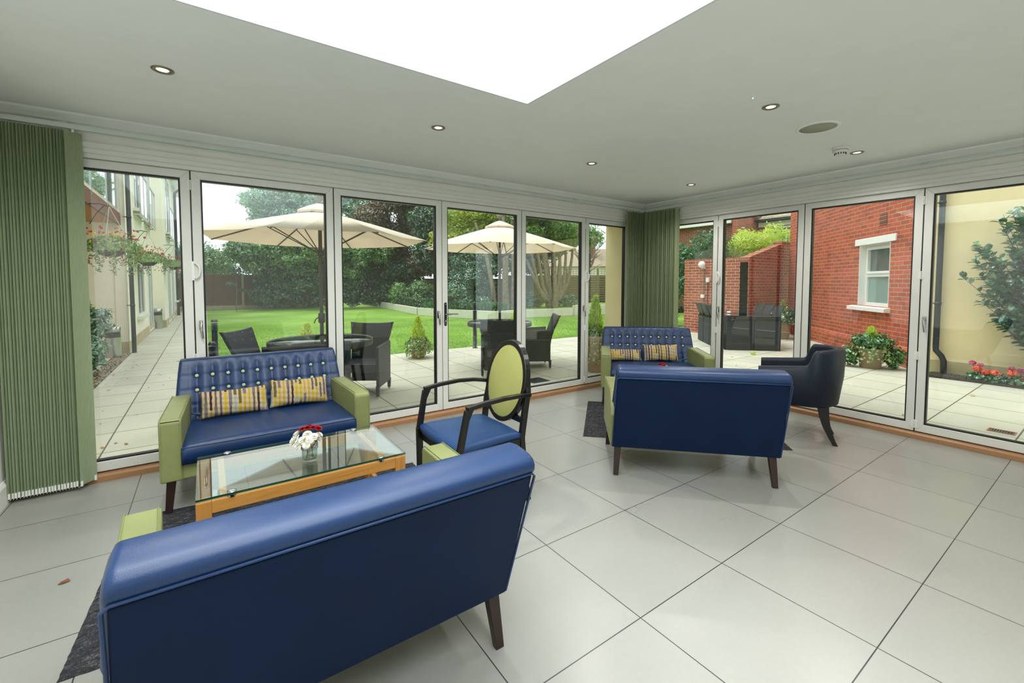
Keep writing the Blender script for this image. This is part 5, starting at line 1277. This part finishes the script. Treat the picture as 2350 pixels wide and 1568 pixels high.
B = blobrow(15, (3.9, 12.3, 1.6), (.7, .8, .8), 14, .35, .6)+blobrow(16, (4.6, 12.0, 1.7), (.5, .5, .9), 9, .3, .55)+[(3.4, 11.3, .6, .4, .35, .35), (4.0, 10.9, .55, .35, .3, .3)]
shrub('laurel_shrub', 'tall dark glossy shrub on the raised bed left of the tree trunks', 'shrub', (0, 0, 0), B, 22000, .05, .4, L_LAUR, 60, G_T)
B = [(6.5, 11.2, .55, .45, .35, .4), (6.9, 11.4, .45, .35, .3, .3), (7.9, 11.2, .55, .5, .4, .4), (8.6, 11.0, .5, .5, .35, .35), (6.1, 11.6, .8, .4, .3, .6)]
shrub('low_shrub', 'low grey-green bushes under the spreading tree', 'shrub', (0, 0, 0), B, 5000, .05, .4, L_LAUR, 61, G_T)
B = blobrow(17, (3.9, 17.2, .75), (1.0, .8, .4), 16, .3, .55)
shrub('fern_bed', 'mixed ferns and leafy plants in the bed behind the clipped hedge', 'shrub', (0, 0, 0), B, 7000, .09, .3, L_MID, 62, G_T)
# clipped hedge, topiary cone, rosemary
def slab_pts(p0, p1, wd, z0, z1, n, seed):
    rg = np.random.default_rng(seed); P0, P1 = np.array(p0), np.array(p1); d = (P1-P0)/np.linalg.norm(P1-P0); nrm = np.array([-d[1], d[0]]); f = rg.random(n); face = rg.integers(0, 3, n)
    s = np.where(face == 0, -1, np.where(face == 1, 1, rg.uniform(-1, 1, n))); z = np.where(face == 2, z1, rg.uniform(z0, z1, n)); q = P0+(P1-P0)*f[:, None]+nrm*(s*wd/2)[:, None]
    nn = np.where((face == 2)[:, None], [[0, 0, 1.]], np.stack([nrm[0]*s, nrm[1]*s, s*0+.3], 1)); return np.stack([q[:, 0], q[:, 1], z], 1)+rg.normal(0, .02, (n, 3)), nn
def hedge(name, label, p0, p1, wd, z0, z1, n, mat, seed, size=.035, core=True):
    t = thing(name, label, 'hedge', (0, 0, 0)); p, nn = slab_pts(p0, p1, wd, z0, z1, n, seed); scatter_mesh('foliage', p, nn, size, .5, mat, t, .2, .5, seed)
    P0, P1 = Vector((*p0, 0)), Vector((*p1, 0)); d = (P1-P0).normalized(); k = Vector((-d.y, d.x, 0))*wd*.42; q = [P0-k, P1-k, P1+k, P0+k]
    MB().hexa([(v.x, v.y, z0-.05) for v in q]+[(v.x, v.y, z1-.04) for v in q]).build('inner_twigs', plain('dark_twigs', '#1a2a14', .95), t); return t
hedge('box_hedge', 'low clipped box hedge on the left white garden wall', (3.25, 20.6), (2.66, 13.3), .35, .25, .62, 6000, L_HEDGE, 71)
def herb(label, pts, n, h, seed):
    t = thing('rosemary_bushes', label, 'hedge', (0, 0, 0)); rg = np.random.default_rng(seed); P = np.array(pts); seg = rg.integers(0, len(P)-1, n); f = rg.random(n)[:, None]
    q = P[seg]+(P[seg+1]-P[seg])*f+rg.normal(0, .09, (n, 2)); z = .24+rg.random(n)*h*.7
    spray(np.stack([q[:, 0], q[:, 1], z], 1), rg.normal(0, 1, (n, 3)), .11, .012, L_HERB, 'foliage', t, seed)
herb('row of upright green rosemary bushes on the white wall behind the lever handle', [(2.55, 13.2), (2.95, 12.0), (3.45, 10.9), (3.95, 10.1), (4.3, 10.0)], 5200, .38, 72)
t = thing('topiary_cone', 'small clipped topiary cone on the raised bed', 'shrub', (3.2, 12.7, .24)); rg = np.random.default_rng(5); n_ = 1500; f = rg.random(n_); a = rg.uniform(0, 6.28, n_); R_ = .3*(1-f*.75)
scatter_mesh('foliage', np.stack([R_*np.cos(a), R_*np.sin(a), f*.75], 1), np.stack([np.cos(a), np.sin(a), a*0+.3], 1), .03, .5, L_LAUR, t, .2, .4, 5)
t = thing('young_tree', 'slim young tree in front of the dark fence at left', 'tree', (-3.85, 20.9, GZ)); MB().tube([(0, 0, 0), (.02, 0, 1.0), (0, 0, 2.0)], [.025, .02, .01], 6).build('trunk', M_BARK_L, t)
p, d = blob_points([(0, 0, 1.9, .35, .3, .25), (-.2, 0, 1.3, .25, .2, .1), (.25, 0, 1.0, .25, .2, .08)], 500, 81); scatter_mesh('foliage', p, d, .07, .4, L_DARK, t, .2, .4, 81)
# neighbouring roof with chimney seen beside the corner pier
t = thing('neighbour_house', 'distant pale roof with brick chimney and dish beside the corner pier', 'house', (18.2, 19.0, 0), math.radians(-45))
MB().box(-4, 4, 0, 5, 0, 2.6).build('wall', M_CREAM_B, t); MB().prism([(-.2, 2.55), (5.2, 2.55), (2.5, 4.0)], -4.2, 4.2, 'x').build('roof', plain('pale_roof', '#9a8b78', .9, var=.1), t)
MB().box(-.35, .15, 1.0, 1.5, 2.9, 4.55).build('chimney', M_BRICK_OLD, t); MB().lathe([(.0001, 0), (.15, .02), (.22, .07)], 16, (.25, .8, 3.75)).build('dish', M_UPVC_L, t)

# ================================================================== BRICK SIDE
hx, hy = 5.634, -.695; hr = math.atan2(1.225, 1.35)
t = thing('brick_house', 'bright red brick house wall with white window, right of the dining set', 'building', (hx, hy, 0), hr)
wx0, wx1, wz0, wz1 = -1.215, -.235, .925, 2.085
b = MB(); b.box(-1.98, wx0, -.35, 0, GZ, 6); b.box(wx1, 3.30, -.35, 0, GZ, 6); b.box(wx0, wx1, -.35, 0, GZ, wz0); b.box(wx0, wx1, -.35, 0, wz1, 6); b.build('brick_wall', M_BRICK, t)
b = MB(); b.prism([(0, GZ), (.045, GZ), (.045, .24), (0, .30)], -1.95, 3.34, 'x'); b.build('brick_plinth', M_BRICK, t)
MB().box(-1.9, 3.3, -4, -.36, GZ, 6).build('house_body', M_PLINTH, t)
MB().box(-1.375, -.09, -.05, .022, 2.08, 2.205).build('lintel', plain('white_stone_paint', '#eceae6', .6, var=.03), t, bevel=.006, seg=2)
MB().prism([(-.1, .83), (.10, .83), (.10, .90), (-.1, .93)], -1.275, -.025, 'x').build('window_sill', plain('white_sill_paint', '#e6e3dd', .6, var=.05), t, bevel=.005, seg=2)
W_ = thing('window_frame', None, None); W_.parent = t
bb = MB(); bb.box(wx1-.012, wx1, -.15, .006, wz0, wz1); bb.box(wx0, wx0+.012, -.15, .006, wz0, wz1); bb.box(wx0, wx1, -.15, .0, wz1-.01, wz1); bb.build('reveal', M_UPVC_L, W_)
zm = 1.50; f = MB(); y0, y1 = -.17, -.11; e = .055
f.box(wx0, wx1, y0, y1, wz0, wz0+e); f.box(wx0, wx1, y0, y1, wz1-e-.01, wz1-.01); f.box(wx0, wx0+e, y0, y1, wz0+e, wz1-e); f.box(wx1-e, wx1, y0, y1, wz0+e, wz1-e); f.box(wx0+e, wx1-e, y0, y1, zm-.03, zm+.03)
f.box(wx0+e, wx1-e, y0+.01, y1+.02, zm+.03, zm+.075); f.box(wx0+e, wx1-e, y0+.01, y1+.02, wz1-e-.045, wz1-e); f.box(wx0+e, wx0+e+.04, y0+.01, y1+.02, zm+.075, wz1-e-.045); f.box(wx1-e-.04, wx1-e, y0+.01, y1+.02, zm+.075, wz1-e-.045)
f.build('sash_frame', M_UPVC_L, W_, bevel=.004, seg=2)
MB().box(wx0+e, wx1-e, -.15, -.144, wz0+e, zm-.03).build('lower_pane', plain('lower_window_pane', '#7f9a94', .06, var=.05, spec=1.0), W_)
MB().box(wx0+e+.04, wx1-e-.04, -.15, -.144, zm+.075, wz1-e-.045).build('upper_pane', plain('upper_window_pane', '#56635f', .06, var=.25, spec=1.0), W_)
b = MB(); b.box(-1.08, -.86, -.02, .006, 2.39, 2.60); b.build('air_brick', M_FEN_D, t)
b = MB()
for i in range(6):
    for j in range(6): b.M = Matrix.Translation((-1.062+i*.037, .008, 2.41+j*.034)) @ Matrix.Rotation(PI/4, 4, 'Y'); b.box(-.009, .009, -.003, .003, -.009, .009)
b.build('air_brick_lattice', M_BRICK_OLD, t)
# free-standing garden wall: straight length then ramp up to the house
t = thing('garden_wall', 'old brick garden wall with ramped coping behind the outdoor dining set', 'wall', (6.1, 3.42, 0), -PI/2)
b = MB(); b.box(0, 1.79, 0, .22, GZ, 1.90); b.build('brick_wall', M_BRICK_OLD, t)
b = MB(); 
for k in range(24): b.box(.0+k*.0746, .066+k*.0746, -.006, .226, 1.90, 2.0)
b.build('brick_coping', M_BRICK_OLD, t)
t2 = thing('ramp_wall', None, None); t2.parent = t; t2.location = (1.80, 0, 0); t2.rotation_euler = (0, 0, PI/2)
b = MB(); b.prism([(.0, GZ), (2.3, GZ), (2.3, 2.38), (1.72, 2.30), (0, 1.88)], -.0, .22, 'y'); b.build('brick_wall', M_BRICK_OLD, t2)
b = MB()
for k in range(23):
    x = k*.0746; z = 1.88+x*.246; b.M = Matrix.Translation((x, 0, z)) @ Matrix.Rotation(-.24, 4, 'Y'); b.box(0, .066, -.006, .226, 0, .11)
b.M = Matrix.Identity(4); b.box(1.73, 2.3, -.006, .226, 2.30, 2.49); b.build('brick_coping', M_BRICK_OLD, t2)
# wall light with conduit and boxes
t = thing('wall_light', 'round white globe light on the old brick wall with conduit below', 'wall light', (6.085, 2.83, 0))
MB().ball((-.09, 0, 1.845), .095, 14, (1, 1, 1)).build('globe', plain('opal_globe', '#f0f0ea', .3), t); MB().box(-.03, .012, -.05, .05, 1.74, 1.80).build('mount', M_UPVC_L, t)
MB().tube([(-.012, 0, 1.75), (-.012, 0, .05)], .011, 6).build('conduit', plain('grey_conduit', '#8f9192', .5), t)
MB().box(-.05, .01, -.05, .05, .94, 1.03).build('junction_box', M_UPVC_L, t, bevel=.006, seg=2)
t = thing('outdoor_socket', 'small white switch box with dark cable on the old brick wall', 'socket', (6.085, 2.69, 0))
MB().box(-.05, .012, -.045, .045, 1.37, 1.49).build('switch_box', M_UPVC_L, t, bevel=.006, seg=2); MB().tube([(-.012, 0, 1.37), (-.014, .01, .9), (-.03, -.04, .5), (-.03, -.10, .1)], .009, 6).build('cable', plain('purple_black_cable', '#28223a', .5), t)
# greenery behind the wall
shrub('conifer_hedge', 'feathery green hedge rising above the left part of the old brick wall', 'hedge', (0, 0, 0), blobrow(20, (7.3, 3.6, 1.9), (.6, .9, .7), 16, .35, .6)+[(7.0, 4.6, 1.0, .5, .5, .9), (6.9, 4.3, 1.9, .5, .5, .6), (7.2, 3.2, 2.45, .5, .5, .35)], 11000, .06, .28, L_CON, 91, G_T, jit=.7)
B = blobrow(21, (8.3, 2.55, 2.35), (.9, .35, .25), 15, .28, .45)+[(8.9, 2.3, 2.85, .35, .3, .3), (9.4, 2.2, 2.7, .35, .3, .35), (8.0, 2.7, 2.7, .3, .3, .25)]
t = shrub('golden_conifer_bush', 'bright golden-yellow conifer bush above the ramped brick wall', 'shrub', (0, 0, 0), B, 7500, .06, .22, L_GOLD, 92, G_T, jit=.6)
# terrace of houses behind
def m_tile_roof():
    m = NT('roof_pantile'); v = m.coord(); w1 = m.n('ShaderNodeTexWave'); w1.bands_direction = 'Y'; w1.inputs['Scale'].default_value = 1.35; m.l(v, w1.inputs['Vector'])
    w2 = m.n('ShaderNodeTexWave'); w2.bands_direction = 'Z'; w2.wave_profile = 'SAW'; w2.inputs['Scale'].default_value = 1.9; m.l(v, w2.inputs['Vector'])
    h = m.math('ADD', m.math('MULTIPLY', w1.outputs['Fac'], .7), w2.outputs['Fac']); n = m.noise(v, 5, 4)
    col = m.ramp(n, [(.3, L('#8b8068')), (.7, L('#c2b698'))]); col = m.mix(m.math('MULTIPLY', m.math('LESS_THAN', w2.outputs['Fac'], .14), .6), col, L('#3a342a'))
    m.bsdf(col, .9, 0, m.bump(h, .9, .05)); return m.m
M_PANT = m_tile_roof(); M_BRICK_X = m_brick('brick_facing_sideways', L('#a8543c'), L('#8f4330'), L('#b5a090'), rot=(0, PI/2, PI/2), ms=.010)
t = thing('terraced_house', 'pair of brick houses with tiled roofs and white windows beyond the garden wall', 'house', (13.45, 5.85, 0))
MB().box(0, 6, 0, 3.4, GZ, 3.95).build('left_house_wall', M_BRICK_X, t); MB().box(1.45, 7, -6, -.02, GZ, 4.0).build('right_house_wall', M_BRICK_X, t)
MB().prism([(-.32, 4.02), (5.5, 7.2), (5.5, 4.02)], .12, 3.5, 'y').build('left_tiled_roof', M_PANT, t); MB().prism([(1.1, 4.08), (7, 7.3), (7, 4.08)], -6, -.2, 'y').build('right_tiled_roof', M_PANT, t)
MB().prism([(-.25, GZ), (6, GZ), (6, 7.4), (1.3, 4.95), (-.25, 4.05)], -.14, .10, 'y').build('party_wall', M_BRICK_OLD, t)
MB().box(-.38, -.26, .12, 3.5, 3.88, 4.02).build('left_gutter', M_UPVC_L, t); MB().box(1.02, 1.12, -6, -.2, 3.98, 4.08).build('right_gutter', M_PIPE, t); MB().box(1.35, 1.45, -6, -.2, 3.78, 3.98).build('fascia', M_UPVC_L, t)
MB().prism([(.9, 4.2), (1.15, 4.2), (3.0, 5.3), (3.0, 5.5)], -.30, -.15, 'y').build('verge_flashing', M_UPVC_L, t)
def wnd(par, x, y0, y1, z0, z1, nv, nh):
    f = MB(); d = .06; f.box(x-.04, x, y0, y1, z0, z0+d); f.box(x-.04, x, y0, y1, z1-d, z1); f.box(x-.04, x, y0, y0+d, z0, z1); f.box(x-.04, x, y1-d, y1, z0, z1)
    for k in range(1, nv): yy = y0+(y1-y0)*k/nv; f.box(x-.035, x, yy-.018, yy+.018, z0, z1)
    for k in range(1, nh): zz = z0+(z1-z0)*k/nh; f.box(x-.03, x, y0, y1, zz-.012, zz+.012)
    w_ = f.build('window', M_UPVC_L, par); MB().box(x-.012, x-.004, y0+d, y1-d, z0+d, z1-d).build('pane', M_DARKPANE, w_)
wnd(t, -.001, .55, 1.25, 2.75, 3.75, 2, 4); wnd(t, 1.44, -1.9, -.75, 2.6, 3.75, 2, 3); wnd(t, 1.44, -3.2, -2.0, 2.6, 3.75, 2, 3)
# cream side wall with plinth, downpipe, planting bed
t = thing('cream_wing', 'cream rendered wall outside the rightmost door', 'building', (4.0, -2.12, 0))
MB().box(0, .3, -5.5, 0, .21, 6).build('rendered_wall', M_CREAM, t); MB().prism([(-.02, GZ), (.3, GZ), (.3, .21), (0, .21), (-.02, .19)], -5.5, .0, 'y').build('plinth', M_PLINTH, t)
pipe('drainpipe', 'dark drainpipe with an offset bend on the cream wall outside the rightmost door', [(3.93, -2.30, 4.5), (3.93, -2.30, .40), (3.92, -2.305, .345), (3.90, -2.37, .27), (3.89, -2.40, .20), (3.89, -2.405, GZ)], .037, (2.55, 1.05), (0, 1, 0))
struct('planting_bed', MB().prism([(3.63, -2.25), (3.98, -2.25), (3.98, -7), (3.55, -7), (3.66, -2.8)], GZ-.05, GZ+.035, 'z'), M_SOIL)
b = MB(); random.seed(31)
for k in range(700):
    x, y = random.uniform(3.64, 3.97), random.uniform(-4.2, -2.28); r_ = random.uniform(.006, .016); b.ball((x, y, GZ+.036), r_, 3, (1.3, 1, .6))
tag(b.build('soil_crumbs', plain('bark_mulch', '#4a3f38', .95, var=.6, scale=80)), 'dark crumbly soil and bark of the bed at the cream wall', 'soil', kind='stuff')
# big glossy shrub built from branches with leaf whorls
t = thing('photinia_shrub', 'large glossy evergreen shrub against the cream wall at the right edge', 'shrub', (3.82, -3.50, 0)); random.seed(12); bm = MB(); cs, ns3 = [], []
for k in range(170):
    side = random.uniform(-.45, 1.0); zt = random.uniform(.75, 2.35); y_end = .1+side*(.72 if .9 < zt < 1.9 else .5)
    if k == 0: y_end, zt = .93, 1.45
    if k == 1: y_end, zt = .80, 1.83
    if k == 2: y_end, zt = .45, 2.35
    x_end = -random.uniform(.0, .36) if k > 3 else -.1
    p0 = Vector((0, random.uniform(-.1, .1), .05)); p1 = Vector((x_end*.5, y_end*.35, zt*.55)); p2 = Vector((x_end, y_end, zt))
    pts = []
    for q in range(9):
        f = q/8; pts.append(p0*(1-f)**2+p1*2*f*(1-f)+p2*f*f)
    bm.tube(pts, [.006*(1-f/9)+.0015 for f in range(9)], 5)
    for q in range(3, 9):
        for w_ in range(5 if q < 8 else 8):
            a = random.uniform(0, 6.28); dirv = (pts[q]-pts[q-1]).normalized(); sd = dirv.orthogonal().normalized(); sd.rotate(Matrix.Rotation(a, 3, dirv)); cdir = (sd*.9+dirv*.6).normalized()
            cs.append((pts[q]-(pts[q]-pts[q-1])*random.random()*.8, cdir))
bm.build('branches', plain('reddish_stem', '#6b3c30', .7, var=.2), t)
lv = MB()
for c, d in cs:
    ln = random.uniform(.075, .13); wd = ln*.31; upv = Vector((random.uniform(-.3, .3), random.uniform(-.3, .3), 1)); s = d.cross(upv).normalized()*wd; nn = s.cross(d).normalized()*ln*.10
    q1, q2, q3 = c+d*ln*.30, c+d*ln*.68, c+d*ln
    lv.add([tuple(c), tuple(q1+s*.85+nn), tuple(q2+s*.8+nn*.8), tuple(q3-nn*.8), tuple(q2-s*.8+nn*.8), tuple(q1-s*.85+nn), tuple(q1), tuple(q2)], [(0, 1, 6), (1, 2, 7, 6), (2, 3, 7), (3, 4, 7), (4, 5, 6, 7), (5, 0, 6)], True)
lv.build('leaves', m_leaf('photinia_leaf', ['#16402a', '#2a6140', '#4d8a5c', '#8aac62'], 6, .28, 22, .2), t)
# geraniums
def geranium(label, x, y, heads):
    t = thing('geranium', label, 'flowering plant', (x, y, GZ+.03), 0, 'geraniums in the bed by the cream wall')
    p, d = blob_points([(0, 0, .06, .13, .14, .06)], 260, int(abs(y)*1000)); p[:, 2] = np.maximum(p[:, 2], .01); scatter_mesh('foliage', p, d, .022, .85, L_CON, t, .2, .4, 7)
    for (dx, dy, z, r_, m_) in heads:
        rg = np.random.default_rng(int(z*999)+int(dy*100)+50); d = rg.normal(0, 1, (90, 3)); d /= np.linalg.norm(d, axis=1)[:, None]
        h = scatter_mesh('flower_head', d*np.array([r_, r_, r_*.7])+np.array([dx, dy, z]), d, r_*.34, .9, m_, t, .3, .25, 3)
        MB().tube([(dx*.4, dy*.4, .02), (dx, dy, z-.01)], .003, 5).build('stem', M_STEM, h)
geranium('coral and pink geraniums at the left end of the planting bed', 3.76, -2.80, [(0, .08, .235, .036, F_PINK), (0, .0, .215, .032, F_PINK), (-.03, .03, .165, .045, F_COR), (-.04, -.06, .13, .042, F_COR), (-.02, -.02, .09, .036, F_COR)])
geranium('coral geranium in the middle of the planting bed', 3.75, -2.98, [(-.03, .03, .13, .05, F_COR)])
geranium('coral and pink geraniums right of the middle of the planting bed', 3.77, -3.12, [(0, .03, .21, .03, F_PINK), (0, -.06, .19, .038, F_PINK), (-.03, .02, .155, .05, F_COR), (-.02, .05, .09, .035, F_COR)])
geranium('coral geranium at the right edge of the photo', 3.74, -3.24, [(-.03, .02, .09, .044, F_COR), (-.03, -.06, .095, .042, F_COR)])

# ================================================================== OUTDOOR DINING SET (local X right, Y away)
DO, DR = (4.67, 1.09, GZ), math.radians(-44.4)
t = thing('dining_table', 'rectangular black outdoor dining table with glass top', 'garden table', DO, DR)
b = MB(); b.box(-.54, .54, -.86, .86, .70, .708); b.build('glass_top', plain('black_glass_top', '#1d2226', .03, var=.05, spec=1.0), t)
b = MB(); b.box(-.53, .53, -.85, -.80, .63, .699); b.box(-.53, .53, .80, .85, .63, .699); b.box(-.53, -.48, -.80, .80, .63, .699); b.box(.48, .53, -.80, .80, .63, .699); b.build('top_frame', M_ALU, t)
for x in (-.51, .51):
    for y in (-.83, .83): MB().box(x-.025, x+.025, y-.025, y+.025, 0, .63).build('leg', M_ALU, t)
MB().box(-.03, .03, -.85, -.79, 0, .63).build('leg', M_ALU, t); MB().box(-.03, .03, .79, .85, 0, .63).build('leg', M_ALU, t)
MB().lathe([(.0001, .709), (.045, .709), (.045, .73), (.03, .75), (.0001, .75)], 20, (-.22, -.05, 0)).build('centre_cap', M_UPVC_L, t)
def cube_chair(label, lx, ly, rot, up_=True, first=None):
    X = DO[0]+math.cos(DR)*lx-math.sin(DR)*ly; Y = DO[1]+math.sin(DR)*lx+math.cos(DR)*ly
    if first: return dup(first, (X, Y, GZ), DR+rot, label)
    t = thing('cube_chair', label, 'garden chair', (X, Y, GZ), DR+rot, 'black cube chairs of the outdoor dining set with raised backs' if up_ else 'black cube chairs pushed under the near end of the dining table')
    # local: outer back at y=0, chair body towards +y
    MB().box(-.235, .235, 0, .03, .01, .60).build('outer_back', M_SLING, t); 
    for s in (-1, 1): MB().box(min(s*.235, s*.205), max(s*.235, s*.205), .03, .42, .01, .60).build('side_panel', M_SLING, t)
    MB().box(-.205, .205, .03, .42, .30, .36).build('seat', M_SLING, t)
    MB().box(-.238, .238, -.004, .034, .60, .622).build('top_rail', M_ALU, t)
    MB().lathe([(.0001, 0), (.012, 0)], 8, (0, 0, 0)) if 0 else None
    if up_:
        b = MB(); b.hexa([(-.19, .03, .60), (.19, .03, .60), (.19, .05, .60), (-.19, .05, .60), (-.20, -.08, .90), (.20, -.08, .90), (.20, -.065, .90), (-.20, -.065, .90)]); b.build('backrest', M_SLING, t)
        b = MB(); b.tube([(-.19, .04, .60), (-.20, -.072, .905), (.20, -.072, .905), (.19, .04, .60)], .011, 6); b.build('back_frame', M_ALU, t)
    return t
F1 = cube_chair('black cube chair under the near end of the dining table, left one', -.275, -.865, 0, False)
cube_chair('black cube chair under the near end of the dining table, right one', .275, -.865, 0, False, F1)
S1 = cube_chair('black cube chair on the left side of the dining table, nearest the doors', -.66, -.42, -PI/2, True)
cube_chair('black cube chair on the left side of the dining table, middle one', -.66, .08, -PI/2, True, S1)
cube_chair('black cube chair on the left side of the dining table, farthest one', -.66, .58, -PI/2, True, S1)
cube_chair('black cube chair on the right side of the dining table, nearest the doors', .60, -.42, PI/2, True, S1)
cube_chair('black cube chair on the right side of the dining table, middle one', .60, .08, PI/2, True, S1)
cube_chair('black cube chair on the right side of the dining table, farthest one', .60, .58, PI/2, True, S1)
# small weeds at the path edge
for k, (x, y, nm) in enumerate(((-6.02, 1.32, 'small bright green weed in a paving joint just outside the left door'), (3.55, .2, 'tiny green weed in the paving in front of the dining set'))):
    t = thing('weed', nm, 'weed', (x, y, GZ)); p, d = blob_points([(0, 0, .03, .07, .06, .03)], 60, 200+k); p[:, 2] = np.maximum(p[:, 2], .004); scatter_mesh('foliage', p, d, .02, .4, L_GOLD, t, .2, .4, k+1)
